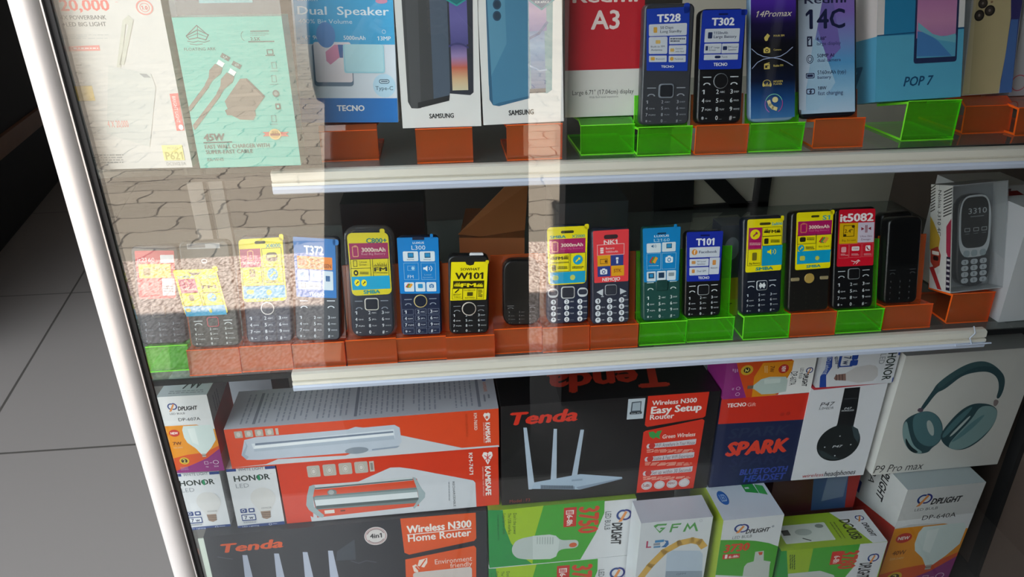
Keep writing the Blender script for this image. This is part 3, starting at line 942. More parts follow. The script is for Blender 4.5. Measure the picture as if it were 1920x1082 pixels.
for dx, dy in ((0, 0), (70, 52)):
    f.poly([(1312+dx, 355+dy), (1348+dx, 378+dy), (1334+dx, 402+dy), (1298+dx, 380+dy)], '#e9efe9')
    f.poly([(1290+dx, 380+dy), (1335+dx, 405+dy), (1325+dx, 440+dy), (1275+dx, 480+dy), (1250+dx, 520+dy), (1228+dx, 505+dy), (1252+dx, 460+dy), (1255+dx, 420+dy)], '#7f7569')
f.poly([(1232, 505), (1255, 518), (1140, 668), (1128, 640)], '#7f7569').poly([(1302, 557), (1325, 570), (1168, 778), (1155, 750)], '#7f7569')
f.poly([(1440, 470), (1480, 468), (1590, 575), (1530, 660), (1535, 690), (1520, 718), (1440, 715), (1390, 690), (1362, 688), (1350, 660), (1365, 650), (1348, 605), (1372, 570)], '#7b7165')
f.poly([(1480, 468), (1590, 575), (1582, 585), (1475, 478)], '#655d54')
f.frame(1598, 295, 1640, 325, 0.005, D).rect(1592, 328, 1648, 332, D)
for y in (370, 450, 690): f.frame(1625, y, 1660, y+40, 0.004, '#6d9b93').rect(1620, y+52, 1668, y+55, '#6d9b93')
f.ell(1632, 538, 1678, 580, '#5e6863').ell(1642, 547, 1668, 571, '#7d8f88').rect(1650, 618, 1685, 654, '#4c5652', 0.2).rect(1660, 628, 1676, 644, '#68b9aa')
f.text('45W', 1216, 800, 1352, 840, '#4f5753', 0.05, 0.15).rect(1220, 850, 1392, 853, D)
f.text('FAST WALL CHARGER WITH', 1226, 864, 1618, 884, D, 0.015).text('SUPER-FAST CABLE', 1232, 897, 1518, 917, D, 0.015).text('FA-W45', 1242, 946, 1342, 964, '#5d7a75', 0.005)
f.poly([(1575, 790), (1735, 790), (1718, 803), (1735, 816), (1578, 816), (1592, 803)], '#c86e5e').ell(1610, 772, 1692, 836, '#d9b878').ell(1620, 780, 1682, 828, '#c7a05e').text('365', 1632, 784, 1672, 798, '#7c5a26', 0.01).rect(1622, 800, 1682, 812, '#8b4d36')
b.build()
mb = MB(); mb.box((-b.w/2, 0.0, b.h+0.0002), (b.w/2, 0.0006, b.h+0.17), '#ffffff'); mb.build('clear_header', FILM, b.o)
mb = MB(); mb.box((-0.022, 0.001, b.h+0.0115), (0.024, 0.0022, b.h+0.17), '#5cb3b5')
o = mb.build('hang_tab', CARD, b.o); o['label'] = 'teal hang tab'

# ------------------------------------------------------------------ top shelf
STANDS = []
def top_box(name, label, Q, depth, cols, **kw):
    kw.setdefault('lean', 5)
    return Carton(name, label, 'box', Q, depth, cols, z=Z1, ext=(0.045, 0, 0, 0), **kw)

bt = b = top_box('smartphone_box', 'blue and white phone carton with a plain blue band along its foot', [(549, 0), (737, 0), (748, 242), (565, 243)], 0.05,
            {'all': '#dfe6f0', 'bottom': '#1a6fb8'}, sl=2, Y=None)
f = b.face(crop=(540, 0, 3.279))
f.rect(40, -6, 660, 312, '#3fa9dc').rect(60, 645, 690, 800, '#1173c4')
f.text('Dual  Speaker', 66, 85, 625, 135, '#e8f2fa', 0.02).text('400% Big Volume', 72, 162, 400, 188, '#d6e8f5', 0.008).text('90Hz', 157, 260, 248, 285, '#eaf4fb', 0.02)
f.text('5000mAh', 345, 260, 480, 285, '#eaf4fb', 0.02).text('13MP', 552, 262, 636, 287, '#eaf4fb', 0.02).text('camon', 66, 36, 190, 54, '#d6e8f5', 0.01)
f.ell(540, 35, 615, 65, '#d88fae').ring(580, 222, 605, 246, 0.2, '#d6e8f5').text('6.6"', 82, 262, 145, 286, '#bfe0f4', 0.01)
f.rect(150, 310, 408, 570, '#6b7f96', 0.08).rect(160, 300, 402, 545, '#f0e4e9', 0.06)
f.ell(175, 180, 300, 335, '#5c8fd0').poly([(235, 360), (290, 315), (335, 318), (325, 390), (265, 438), (240, 415)], '#e38fb0').poly([(310, 315), (342, 315), (342, 395), (322, 395)], '#4a6ca8')
f.rect(340, 312, 600, 488, '#a7dbea', 0.08).rect(350, 312, 592, 478, '#bce6f0', 0.08)
f.ell(522, 492, 668, 638, '#bfe1f5').rect(562, 525, 628, 552, '#3f5a70', 0.5).rect(567, 530, 623, 547, '#d3ebf8', 0.5).rect(575, 535, 616, 541, '#3f5a70').text('Type-C', 540, 568, 650, 592, '#3f5a70', 0.012)
f.text('TECNO', 300, 688, 474, 722, '#f2f6fa', 0.05)
b.build(); STANDS.append(('orange', [(598, 250), (708, 250), (711, 300), (604, 303)], b, 'the blue and white carton'))

def galaxy(name, label, Q, crop, body, body2, shade, scr, cx0):
    b = top_box(name, label, Q, 0.05, '#e9e8e6', sl=2)
    f = b.face(crop=crop)
    return b, f
b, f = galaxy('smartphone_box', 'white phone carton picturing the back of a dark grey phone', [(740, 0), (893, 0), (905, 246), (755, 249)], (540, 0, 3.279), 0, 0, 0, 0, 0)
f.poly([(960, -5), (1130, -5), (1145, 595), (1125, 612), (995, 600)], '#2c2f3a').grad(985, -5, 1108, 300, ['#5b549a', '#6a63a4', '#4c4a86'])
f.grad(1000, 300, 1112, 580, ['#504a86', '#9c86b8', '#c9664e', '#d9b48c', '#d8cfae'])
f.ring(900, 290, 1200, 700, 0.06, '#3b3a70', 200, 300)
f.poly([(700, -5), (975, -5), (1000, 575), (995, 645), (800, 692), (760, 690), (738, 650)], '#3f4042')
f.poly([(722, -5), (800, -5), (820, 690), (790, 692), (755, 680)], '#4c4d4f').poly([(868, -5), (975, -5), (1000, 575), (995, 640), (900, 668)], '#4d5a6b')
f.poly([(800, 692), (995, 645), (998, 610), (800, 655)], '#232427')
f.poly([(945, -5), (1115, -5), (1100, 30), (1035, 72), (965, 32)], '#2a9d9a').poly([(955, -5), (1105, -5), (1092, 25), (1035, 62), (975, 27)], '#0f6f74').text('FOR AFRICA', 990, 14, 1070, 26, '#dff0ee', 0.01)
f.text('SAMSUNG', 870, 726, 1025, 752, '#17181a', 0.04)
b.build(); STANDS.append(('orange', [(780, 250), (885, 248), (887, 300), (783, 301)], b, 'the carton picturing a dark grey phone'))
b, f = galaxy('smartphone_box', 'white phone carton picturing the back of a light blue phone', [(895, 0), (1050, 0), (1060, 240), (907, 246)], (540, 0, 3.279), 0, 0, 0, 0, 0)
f.poly([(1450, -5), (1620, -5), (1628, 590), (1600, 610), (1490, 602)], '#6fa0a8').grad(1470, -5, 1588, 230, ['#8f86b4', '#b79ac2', '#6f6aa8']).grad(1484, 230, 1590, 580, ['#5d7fb0', '#7fa6cc', '#5c86b4', '#6d88ac', '#5a6f9a'])
f.line([(1480, 275), (1540, 245), (1590, 180)], 0.02, '#3f5f96').line([(1490, 440), (1550, 470), (1592, 465)], 0.012, '#a7bedb').rect(1490, 582, 1590, 606, '#2c3444')
f.poly([(1215, -5), (1475, -5), (1492, 560), (1490, 640), (1300, 687), (1262, 680), (1240, 645)], '#4b86a8')
f.poly([(1215, -5), (1330, -5), (1345, 300), (1250, 500), (1235, 560)], '#5c96b4').poly([(1262, 680), (1300, 687), (1490, 640), (1490, 625), (1300, 665)], '#376a8c').poly([(1215, -5), (1222, -5), (1262, 680), (1240, 645)], '#356484')
for y in (-30, 35, 103): f.ell(1258, y, 1312, y+60, '#2c4c66').ell(1266, y+8, 1304, y+52, '#22394e')
f.poly([(1468, -5), (1640, -5), (1632, 50), (1555, 108), (1478, 52)], '#2a8fa0').poly([(1478, -5), (1630, -5), (1622, 44), (1555, 97), (1488, 46)], '#17517e')
f.text('MONTH', 1500, -5, 1610, 4, '#dfeaf0', 0.02).text('WARRANTY', 1490, 14, 1617, 34, '#eef4f8', 0.04).rect(1490, 42, 1618, 44, '#dfeaf0').text('FOR AFRICA', 1515, 52, 1598, 66, '#eef4f8', 0.015)
f.text('SAMSUNG', 1360, 714, 1518, 740, '#17181a', 0.04)
b.build(); STANDS.append(('orange', [(944, 250), (1050, 246), (1053, 296), (950, 298)], b, 'the carton picturing a light blue phone'))

b = top_box('smartphone_box', 'carton with a broad red top, large white lettering and a white lower band', [(1058, 0), (1208, 0), (1203, 225), (1060, 229)], 0.045, {'all': '#c42230', 'bottom': '#e6e4e0', 'left': '#b9bcbc'}, sl=2)
f = b.face(crop=(1030, 0, 3.49))
f.rect(90, 492, 620, 800, '#e4e2de')
f.text('Redmi', 148, -30, 575, 48, '#f1dfdc', 0.03).text('A3', 270, 102, 458, 222, '#f1dfdc', 0.03)
f.text('Large 6.71" (17.04cm) display', 152, 622, 552, 643, '#3a3a3c', 0.012).text('Wide fluid visual experience', 262, 660, 452, 670, '#8a8a8a', 0.003)
b.build(); STANDS.append(('green', [(1085, 234), (1187, 232), (1190, 289), (1088, 290)], b, 'the red and white carton'))

# T528
KP = dict(z=Z1, group=None)
p = Phone('mobile_phone', 'grey top shelf keypad phone with a blue film and a square navigation key', [(1211, 6), (1302, 6), (1293, 233), (1198, 236)], z=Z1, col='#3a3c42', d=0.014, r=0.006)
f = p.film([(1214, 16), (1292, 12), (1289, 128), (1212, 128)], '#1d3fb0', (1030, 0, 3.49), 0.02, tab=(0.86, -0.06, 1.0, 0.1))
f.text('T528', 705, 88, 855, 136, '#f2f4f8', 0.05)
W_ = '#cdd3de'
f.rect(655, 153, 895, 220, W_, 0.1).text('50 Days', 725, 163, 808, 181, '#2c3350', 0.015).text('Long Standby', 725, 187, 862, 205, '#2c3350', 0.015).rect(683, 170, 705, 205, '#d9a544', 0.2)
f.rect(653, 232, 768, 338, W_, 0.08).text('Built-in FM', 665, 285, 752, 299, '#2c3350', 0.01).text('Antenna', 665, 306, 736, 320, '#2c3350', 0.01).rect(695, 252, 725, 274, '#d9b56a', 0.2)
f.rect(782, 230, 892, 275, W_, 0.1).lines(788, 240, 885, 268, 2, '#3c4660').rect(780, 285, 892, 340, W_, 0.1).text('Camera', 822, 300, 872, 310, '#2c3350', 0.01).text('with Flash', 822, 318, 880, 328, '#2c3350', 0.01).rect(788, 304, 813, 325, '#d9b56a', 0.2)
f.rect(652, 350, 764, 390, W_, 0.12).text('Bluetooth', 695, 364, 752, 376, '#2c3350', 0.01).rect(662, 360, 688, 380, '#d9a544', 0.2).rect(778, 350, 890, 390, W_, 0.12).text('Facebook', 818, 364, 875, 376, '#2c3350', 0.01).ell(786, 358, 810, 382, '#d9a544')
f.text('TECNO', 728, 410, 812, 428, '#eef1f6', 0.04)
p.done().nav(0.5, 0.71, 0.155, 'sq', '#7f8690', '#23252b').keys(0.03, 0.775, 0.97, 0.99, '#aab0b8').softkeys(0.685, 0, '#9aa0a8', 0.06)
STANDS.append(('green', [(1194, 240), (1297, 238), (1295, 289), (1193, 291)], p, 'the grey phone with the blue film'))
# T302
p = Phone('mobile_phone', 'black top shelf keypad phone with a blue film and a round navigation key', [(1312, 15), (1401, 17), (1388, 231), (1307, 233)], z=Z1, col='#131316', d=0.014)
f = p.film([(1316, 18), (1399, 19), (1389, 133), (1309, 133)], '#1a37ae', (1030, 0, 3.49), 0.04, tab=(0.9, 0.0, 1.04, 0.1))
f.rect(1105, 88, 1168, 102, '#0f1d5a', 0.4).text('T302', 1060, 120, 1210, 170, '#f2f4f8', 0.05)
f.rect(1016, 192, 1240, 285, W_, 0.06).text('1150mAh', 1074, 212, 1166, 230, '#22305c', 0.02).text('Large Battery', 1074, 238, 1224, 256, '#22305c', 0.02).rect(1036, 215, 1062, 258, '#22305c', 0.15)
f.rect(1012, 292, 1120, 358, W_, 0.08).text('2.0" Large', 1042, 312, 1112, 324, '#22305c', 0.01).text('Screen', 1042, 330, 1086, 341, '#22305c', 0.01).rect(1020, 308, 1034, 338, '#22305c')
f.rect(1128, 294, 1234, 360, W_, 0.08).text('FM Loud', 1168, 312, 1228, 324, '#22305c', 0.01).text('Speaker', 1168, 330, 1224, 341, '#22305c', 0.01).rect(1134, 312, 1160, 338, '#22305c', 0.2)
f.rect(1010, 366, 1230, 402, W_, 0.12).text('Torch', 1125, 377, 1162, 389, '#22305c', 0.01).rect(1080, 374, 1118, 392, '#22305c', 0.5)
f.text('TECNO', 1072, 422, 1162, 442, '#eef1f6', 0.04)
p.done().nav(0.5, 0.62, 0.16, 'ring', '#8f949c', '#141417', 0.07).keys(0.03, 0.675, 0.97, 0.985, '#d8dce2').softkeys(0.585, 0, '#d8dce2', 0.06)
STANDS.append(('orange', [(1298, 237), (1400, 235), (1400, 287), (1302, 290)], p, 'the black phone with the blue film'))
# 14Promax
p = Phone('mobile_phone', 'slim phone sample with a violet, black and blue front with gold writing and pictograms', [(1404, 0), (1494, 0), (1491, 226), (1407, 230)], z=Z1, col='#7d9ab8', d=0.010, r=0.009, ext=(0.03, 0), lean=7)
mb = MB(); f = p.face(mb, 0.0005, (1030, 0, 3.49)); f.crop_ = None
f.grad(0.02, -0.12, 0.98, 0.97, ['#6a3cc0', '#4a2a9c', '#1b1440', '#0c0b16', '#0a0a10', '#0d1630', '#1d4a86', '#3f74ac'])
f.crop(1030, 0, 3.49)
G = '#d8c268'
f.text('14Promax', 1350, 72, 1588, 112, '#ece2c8', 0.0, 0.35)
f.poly([(1403, 255), (1425, 225), (1442, 240), (1420, 275)], G).ell(1405, 240, 1430, 275, G).text('FOUR SIM', 1466, 236, 1536, 247, G, 0.03)
camera_icon(f, 1400, 316, 1444, 354, G, '#0c0b16'); f.text('Camera', 1466, 328, 1516, 339, G, 0.02)
f.frame(1404, 428, 1442, 460, 0.01, G).line([(1408, 428), (1438, 420)], 0.008, G).ell(1424, 440, 1436, 452, G).text('Radio FM', 1466, 432, 1528, 444, G, 0.02)
f.ring(1396, 530, 1450, 575, 0.15, G, 180, 360).ell(1394, 550, 1408, 574, G).ell(1440, 550, 1454, 574, G)
for i in range(5): f.rect(1408+i*8, 560-(i % 3)*6, 1413+i*8, 572, G)
f.text('MP3/MP4', 1466, 535, 1526, 546, G, 0.02).text('PLAYER', 1466, 552, 1522, 562, G, 0.02)
f.line([(1320, 325), (1360, 360), (1400, 378), (1456, 388), (1510, 378), (1550, 355), (1590, 320)], 0.006, '#a7b4d8').line([(1325, 455), (1360, 415), (1400, 395), (1456, 386), (1510, 396), (1550, 415), (1590, 440)], 0.006, '#a7b4d8')
f.ring(1410, 622, 1526, 742, 0.07, '#7fd0b4', 200, 340).ring(1410, 622, 1526, 742, 0.07, '#c24f9a', -20, 60).ring(1410, 622, 1526, 742, 0.07, '#b26ac0', 120, 200)
f.ell(1458, 640, 1496, 675, '#e6d9a2').line([(1436, 668), (1444, 690), (1462, 708), (1484, 716)], 0.03, '#e6d9a2')
mb.build('printed_front', PLAST, p.root)
STANDS.append(('green', [(1402, 232), (1500, 229), (1498, 279), (1402, 285)], p, 'the violet and blue phone sample'))
# 14C
p = Phone('phone_dummy', 'large flat phone sample with a pale blue and violet printed screen listing four features', [(1494, 0), (1606, 0), (1608, 217), (1499, 223)], z=Z1, col='#15161e', d=0.009, r=0.009, ext=(0.03, 0), lean=7)
mb = MB(); f = p.face(mb, 0.0005); f.crop_ = None
f.grad(0.035, -0.12, 0.955, 0.962, ['#8f78c8', '#8a6fc4', '#7f8fcc', '#5aa0d4', '#8fbfe2', '#b9d2ea'])
f.crop(1450, 0, 3.606)
f.poly([(162, -5), (330, -5), (225, 590), (220, 748), (175, 744)], '#c6d5ea').poly([(330, -5), (400, -5), (455, 330), (370, 420), (300, 200)], '#7a6cb8').poly([(230, 560), (270, 260), (330, 300), (420, 560), (300, 745), (230, 748)], '#a9cbe6')
N_ = '#23284c'
f.text('Redmi', 205, -30, 490, 22, N_, 0.02).text('14C', 214, 62, 484, 190, N_, 0.03)
f.frame(225, 246, 262, 314, 0.012, N_).line([(233, 275), (252, 252)], 0.008, N_).text('6.88"', 293, 250, 356, 272, N_, 0.015).text('large display', 293, 284, 455, 304, '#3c4470', 0.006)
f.ring(222, 372, 270, 430, 0.16, N_).ring(232, 384, 260, 418, 0.25, N_).text('50MP AI', 295, 366, 410, 387, N_, 0.015).text('dual camera', 296, 398, 455, 416, '#3c4470', 0.006)
f.rect(219, 496, 278, 530, N_, 0.2).rect(224, 501, 273, 525, '#a9c4e4', 0.2).rect(228, 505, 268, 521, N_).text('5160mAh (typ)', 298, 478, 490, 498, N_, 0.012).text('battery', 299, 514, 390, 532, '#3c4470', 0.006)
f.rect(222, 602, 282, 638, N_, 0.3).rect(228, 608, 276, 632, '#a9c4e4', 0.3).line([(258, 604), (246, 622), (258, 622), (246, 638)], 0.01, N_).text('18W', 301, 586, 360, 606, N_, 0.015).text('fast charging', 301, 618, 470, 638, '#3c4470', 0.006)
mb.build('printed_screen', PLAST, p.root)
STANDS.append(('orange', [(1525, 226), (1615, 222), (1615, 274), (1525, 279)], p, 'the large pale blue phone sample'))
# POP 7
b = top_box('smartphone_box', 'light blue phone carton with a white top, turned to show its left side', [(1640, 0), (1803, 0), (1798, 205), (1637, 216)], 0.052, {'all': '#5aaed0', 'left': '#58a6cc'}, sl=2)
f = b.face(crop=(1450, 0, 3.606))
f.rect(684, -5, 745, 322, '#e2dcdc').rect(735, -5, 945, 320, '#2c86b4').rect(1215, -5, 1275, 285, '#e2e0e0')
f.poly([(684, 320), (945, 302), (1275, 278), (1275, 290), (945, 312), (684, 328)], '#1f5a86')
f.rect(945, -5, 1222, 505, '#27325a', 0.06).grad(958, -5, 1212, 340, ['#9a6fb0', '#c282b4', '#cc8fb8', '#b87fb0']).rect(958, 340, 1212, 470, '#5aa6c8').poly([(958, 300), (1020, 310), (1100, 370), (1190, 468), (958, 468)], '#4a82c0').poly([(962, 240), (1060, 320), (1130, 340), (1212, 320), (1212, 380), (1100, 360), (1000, 310), (962, 290)], '#74b9cc')
f.text('POP 7', 870, 606, 1072, 658, '#1c4f76', 0.03, 0.25)
f = b.face('left', (1450, 0, 3.606)); f.crop_ = None
f.rect(0, 0, 1, 0.42, '#dcd3d4').text('7', 0.05, 0.66, 0.55, 0.9, '#235f88', 0.03)
b.build(); STANDS.append(('green', [(1680, 217), (1773, 209), (1770, 255), (1680, 261)], b, 'the light blue carton'))
# gold phone box
b = top_box('smartphone_box', 'pale carton picturing a gold phone with three round lenses', [(1808, 0), (1923, 0), (1884, 189), (1811, 195)], 0.05, '#c9ccd2', sl=2, Y=None)
f = b.face(crop=(1450, 0, 3.606))
f.poly([(1440, -5), (1700, -5), (1690, 120), (1640, 300), (1570, 690), (1500, 690), (1590, 100), (1430, 60)], '#39366e')
f.poly([(1590, 260), (1640, 260), (1570, 690), (1500, 690)], '#4f74b4').ring(1450, 10, 1700, 180, 0.3, '#54509a', 180, 360)
f.poly([(1310, 48), (1560, 68), (1600, 90), (1590, 240), (1540, 500), (1495, 692), (1296, 700)], '#c9b98f').poly([(1310, 48), (1330, 50), (1340, 690), (1296, 700)], '#d6c8a2')
for x, y in ((1384, 114), (1362, 218), (1438, 180)):
    f.ell(x-36, y-46, x+36, y+46, '#2a2523').ell(x-24, y-32, x+24, y+32, '#443b36').ell(x-8, y-12, x+8, y+12, '#8a8078')
f.ell(1444, 95, 1462, 115, '#8e6f55')
b.build(); STANDS.append(('orange', [(1805, 205), (1888, 200), (1889, 247), (1806, 252)], b, 'the carton picturing a gold phone'))
b = top_box('smartphone_box', 'pale grey carton at the right end of the top shelf', [(1926, 0), (2050, 0), (2010, 180), (1888, 190)], 0.045, '#b9b9be', sl=2)
f = b.face(); f.ring(0.0, 0.78, 0.24, 0.95, 0.12, '#c05a66')
b.build()
STANDS.append(('orange', [(1905, 208), (1985, 203), (1985, 250), (1906, 256)], b, 'the pale grey carton at the right end'))

# ------------------------------------------------------------------ middle shelf
def mid(label, Q, **kw):
    name = kw.pop('name', 'mobile_phone')
    return Phone(name, label, Q, z=Z2, **kw)
def smba(f, t):
    return f.text('SMBA', *t, TEA, 0.05)
OR, GR = 'orange', 'green'
MST = []
p = mid('dark keypad phone with a red and yellow film, nearest the corner post', [(243, 462), (335, 456), (350, 643), (266, 648)], col='#23252c')
f = p.film([(252, 472), (328, 469), (331, 561), (262, 565)], '#c23a44', (220, 400, 3.381), 0.03)
f.text('it2160', 128, 290, 240, 318, '#ead6d6', 0.01).rect(275, 268, 365, 318, '#d9d6d8', 0.1).rect(134, 336, 345, 418, '#d9c24a', 0.06).text('Battery', 228, 352, 320, 368, '#5a4d1a', 0.01).rect(165, 360, 215, 408, '#7b6a24', 0.3).rect(285, 425, 370, 528, '#d9d0d4', 0.08).lines(296, 470, 360, 515, 3, '#8d8a90').rect(150, 445, 270, 520, '#cf5a5e', 0.06)
p.done().nav(0.45, 0.66, 0.15, 'sq', '#8a8078', '#2a2b32', 0.08).keys(0.05, 0.76, 0.95, 0.99, '#858a92')
MST.append((GR, [(268, 650), (355, 645), (358, 694), (280, 698)], p, 'the phone with the red and yellow film'))

p = mid('dark phone whose yellow film has slipped down and hangs off to the left', [(333, 453), (430, 450), (450, 648), (360, 653)], col='#2f3533', d=0.012)
mb = MB(); g = p.face(mb, 0.0004, (220, 400, 3.381)); g.rect(440, 195, 655, 222, '#9a9da0').rect(445, 198, 560, 218, '#5c6064').ell(530, 292, 575, 320, '#c9cdd0').ell(540, 298, 566, 314, '#3a3f44')
mb.build('printed_marks', PLAST, p.root)
f = p.film([(325, 507), (407, 504), (429, 587), (350, 592)], YEL, (220, 400, 3.381), 0.05, tab=(0.92, -0.06, 1.04, 0.06), gap=0.003, label='slipped yellow film')
f.poly([(450, 370), (480, 378), (520, 378), (545, 362), (520, 392), (480, 394)], '#2a2c30')
smba(f, (382, 398, 500, 412)).text('X1000', 540, 394, 636, 410, TEA, 0.04)
f.rect(388, 420, 522, 504, MAG); battery(f, 432, 426, 466, 474, '#e8a07a'); f.text('3000mAh', 415, 478, 512, 490, '#f2d9c8', 0.03)
f.frame(528, 416, 660, 500, 0.008, INK); fmbars(f, 540, 428, 636, 476)
f.frame(408, 508, 552, 586, 0.008, INK).rect(458, 520, 498, 556, '#6d6420', 0.3).frame(542, 506, 682, 582, 0.008, INK); torch(f, 572, 508, 642, 558)
f.rect(428, 594, 700, 640, CYA).ell(585, 603, 612, 630, '#d8d24a').rect(440, 606, 478, 626, '#d8d24a', 0.4)
p.done().nav(0.5, 0.755, 0.12, 'sq', '#b8404a', '#3a3f3e', 0.16, 'red rimmed navigation key').keys(0.04, 0.80, 0.96, 0.985, '#dfe6e6').softkeys(0.745, 0, '#c9cfd0', 0.03)
MST.append((OR, [(352, 661), (451, 657), (453, 700), (357, 704)], p, 'the phone with the slipped yellow film'))

p = mid('dark blue phone with a yellow film in four squares and a white ring key', [(448, 443), (536, 440), (550, 639), (462, 645)], col='#2c3142')
f = p.film([(448, 449), (530, 444), (538, 561), (456, 566)], YEL, (220, 400, 3.381), 0.09, tab=(0.92, -0.05, 1.02, 0.05))
f.rect(872, 176, 942, 190, '#3a3818', 0.5).text('X4000', 942, 190, 1036, 213, TEA, 0.04)
f.rect(778, 228, 915, 336, MAG); battery(f, 825, 232, 868, 296, '#e8a07a'); f.text('3000mAh', 798, 304, 904, 318, '#f2d9c8', 0.03)
for q in ((915, 220, 1048, 332), (790, 340, 922, 454), (922, 336, 1056, 448)): f.frame(*q, 0.007, INK)
f.rect(942, 246, 1018, 298, INK, 0.35).rect(950, 262, 1010, 272, '#cfc04a').text('Built-in FM', 930, 310, 1030, 318, INK, 0.008)
f.rect(838, 352, 878, 400, '#6d6420', 0.2).text('2', 850, 360, 866, 378, YEL, 0.02).text('Quad Card', 826, 412, 896, 422, INK, 0.008).text('Quad Standby', 816, 430, 906, 440, INK, 0.008)
torch(f, 950, 344, 1022, 416); f.lines(945, 420, 1035, 438, 2, INK)
f.rect(798, 462, 1068, 524, CYA).ell(945, 478, 980, 512, '#d8d24a').rect(820, 482, 868, 508, '#d8d24a', 0.4)
smba(f, (878, 530, 990, 546))
p.done().nav(0.5, 0.675, 0.145, 'ring', '#e6e2df', '#3a3d4a', 0.14, 'white ring key').keys(0.03, 0.735, 0.97, 0.985, '#dfe3ea', 'key', '#3a4052')
MST.append((OR, [(454, 656), (549, 649), (551, 692), (455, 698)], p, 'the dark blue phone with the white ring key'))

p = mid('slate phone with a blue film carrying an orange strip', [(552, 446), (637, 440), (637, 637), (553, 640)], col='#30323a', r=0.006)
f = p.film([(551, 447), (630, 446), (631, 557), (556, 558)], '#1173c0', (220, 400, 3.381), 0.02, tab=(0.93, 0.0, 1.08, 0.1))
f.text('T372', 1186, 210, 1312, 266, '#eef2f6', 0.05).rect(1142, 280, 1366, 358, '#f0861c', 0.06).text('2.4"', 1225, 290, 1300, 312, '#7a3c0c', 0.02).text('BIG SCREEN', 1225, 322, 1358, 346, '#7a3c0c', 0.03).rect(1152, 296, 1205, 340, '#c8641c', 0.2)
for q in ((1142, 366, 1215, 432), (1222, 366, 1295, 432), (1302, 366, 1370, 484), (1148, 440, 1292, 484)): f.rect(*q, '#d6e2ec', 0.08)
f.rect(1322, 396, 1350, 430, '#2a5f96', 0.1).frame(1166, 448, 1196, 476, 0.008, '#3a4a5c').lines(1205, 455, 1280, 470, 2, '#6a7a8c').ell(1160, 380, 1195, 412, '#8fb4d6').ell(1240, 380, 1275, 412, '#8fb4d6')
f.text('TECNO', 1215, 502, 1312, 522, '#e4edf5', 0.04)
p.done().keys(0.03, 0.745, 0.97, 0.985, '#d9dde4').softkeys(0.615, 0, '#d9dde4', 0.06)
MST.append((OR, [(551, 648), (648, 640), (649, 686), (552, 692)], p, 'the slate phone with the orange strip on its film'))

p = mid('navy phone with a yellow and magenta film, in a clear case', [(652, 434), (731, 432), (740, 629), (658, 633)], col='#141c30', r=0.011)
f = p.film([(652, 437), (727, 435), (735, 547), (660, 552)], YEL, (600, 400, 3.382), 0.12, tab=(0.80, -0.06, 0.92, 0.02))
f.text('C800+', 295, 154, 424, 182, '#0f7f78', 0.05)
f.rect(188, 188, 436, 278, MAG); battery(f, 206, 200, 250, 270, '#e8a07a'); f.text('3000mAh', 266, 212, 415, 236, '#f4dccb', 0.04).text('Real Big Battery', 266, 244, 415, 254, '#e6a9b8', 0.01)
for q in ((194, 284, 325, 338), (196, 342, 328, 396), (332, 278, 440, 388)): f.frame(*q, 0.007, INK)
f.frame(212, 292, 240, 330, 0.008, INK).text('2.4 inch', 252, 296, 300, 306, INK, 0.005).text('Screen', 252, 312, 298, 322, INK, 0.005).ell(214, 352, 246, 386, INK).ell(224, 362, 236, 376, YEL).lines(256, 362, 310, 380, 2, INK)
fmbars(f, 344, 300, 426, 354); f.lines(344, 364, 430, 370, 1, INK)
f.rect(200, 394, 446, 462, CYA); torch(f, 218, 410, 256, 450, YEL, INK); torch(f, 262, 410, 300, 450, YEL, INK)
smba(f, (275, 476, 382, 494))
p.done().nav(0.5, 0.685, 0.165, 'sq', '#d8d3c8', '#101828', 0.13).keys(0.03, 0.735, 0.97, 0.985, '#e3e7ee').softkeys(0.655, 0, '#8f97a8', 0.07)
mb = MB(); slab(mb, p.w+0.0075, p.h+0.006, 0.016, 0.013, 0.002, '#ffffff', y0=-0.0008, z0=-0.0004)
o = mb.build('clear_case', FILM, p.root)
MST.append((OR, [(650, 642), (745, 632), (746, 679), (652, 687)], p, 'the navy phone in a clear case'))

p = mid('dark navy phone with a sky blue film and a gold ring key', [(746, 445), (822, 442), (830, 626), (751, 631)], col='#1a2440', r=0.006)
f = p.film([(746, 446), (821, 444), (825, 546), (750, 548)], '#0f80cc', (600, 400, 3.382), 0.03, tab=(0.80, -0.06, 0.87, 0.02))
f.rect(588, 150, 662, 166, '#172038').text('LUXUS', 590, 178, 660, 190, '#dfeaf4', 0.03).text('L300', 582, 200, 668, 226, '#dfeaf4', 0.0)
for q in ((528, 238, 625, 296), (632, 236, 728, 295)): f.rect(*q, '#dbe7f0', 0.12).rect(q[0]+30, q[1]+8, q[0]+68, q[1]+38, '#22506e').rect(q[0]+34, q[1]+12, q[0]+64, q[1]+32, '#2a90c8').text('Internet', q[0]+26, q[1]+44, q[0]+70, q[1]+52, '#2a4a60', 0.005)
for q in ((532, 308, 628, 410), (640, 306, 735, 408)): f.frame(*q, 0.006, '#8fc4e8')
f.frame(556, 326, 604, 354, 0.006, '#8fc4e8').ell(580, 330, 600, 350, '#a8d4ee').text('FM', 556, 382, 594, 402, '#cfe6f5', 0.01); speaker(f, 655, 318, 712, 362, '#eaf3f9'); f.text('Loud', 662, 372, 704, 382, '#8fc4e8').text('Speaker', 652, 390, 718, 398, '#8fc4e8')
for i, x in enumerate((534, 604, 674)):
    f.rect(x, 428-i*2, x+64, 484-i*2, '#dbe7f0', 0.1)
sim(f, 542, 432, 590, 464); f.rect(620, 436, 652, 462, '#2a90c8', 0.2); camera_icon(f, 692, 434, 722, 458, '#2a78b0', '#dbe7f0')
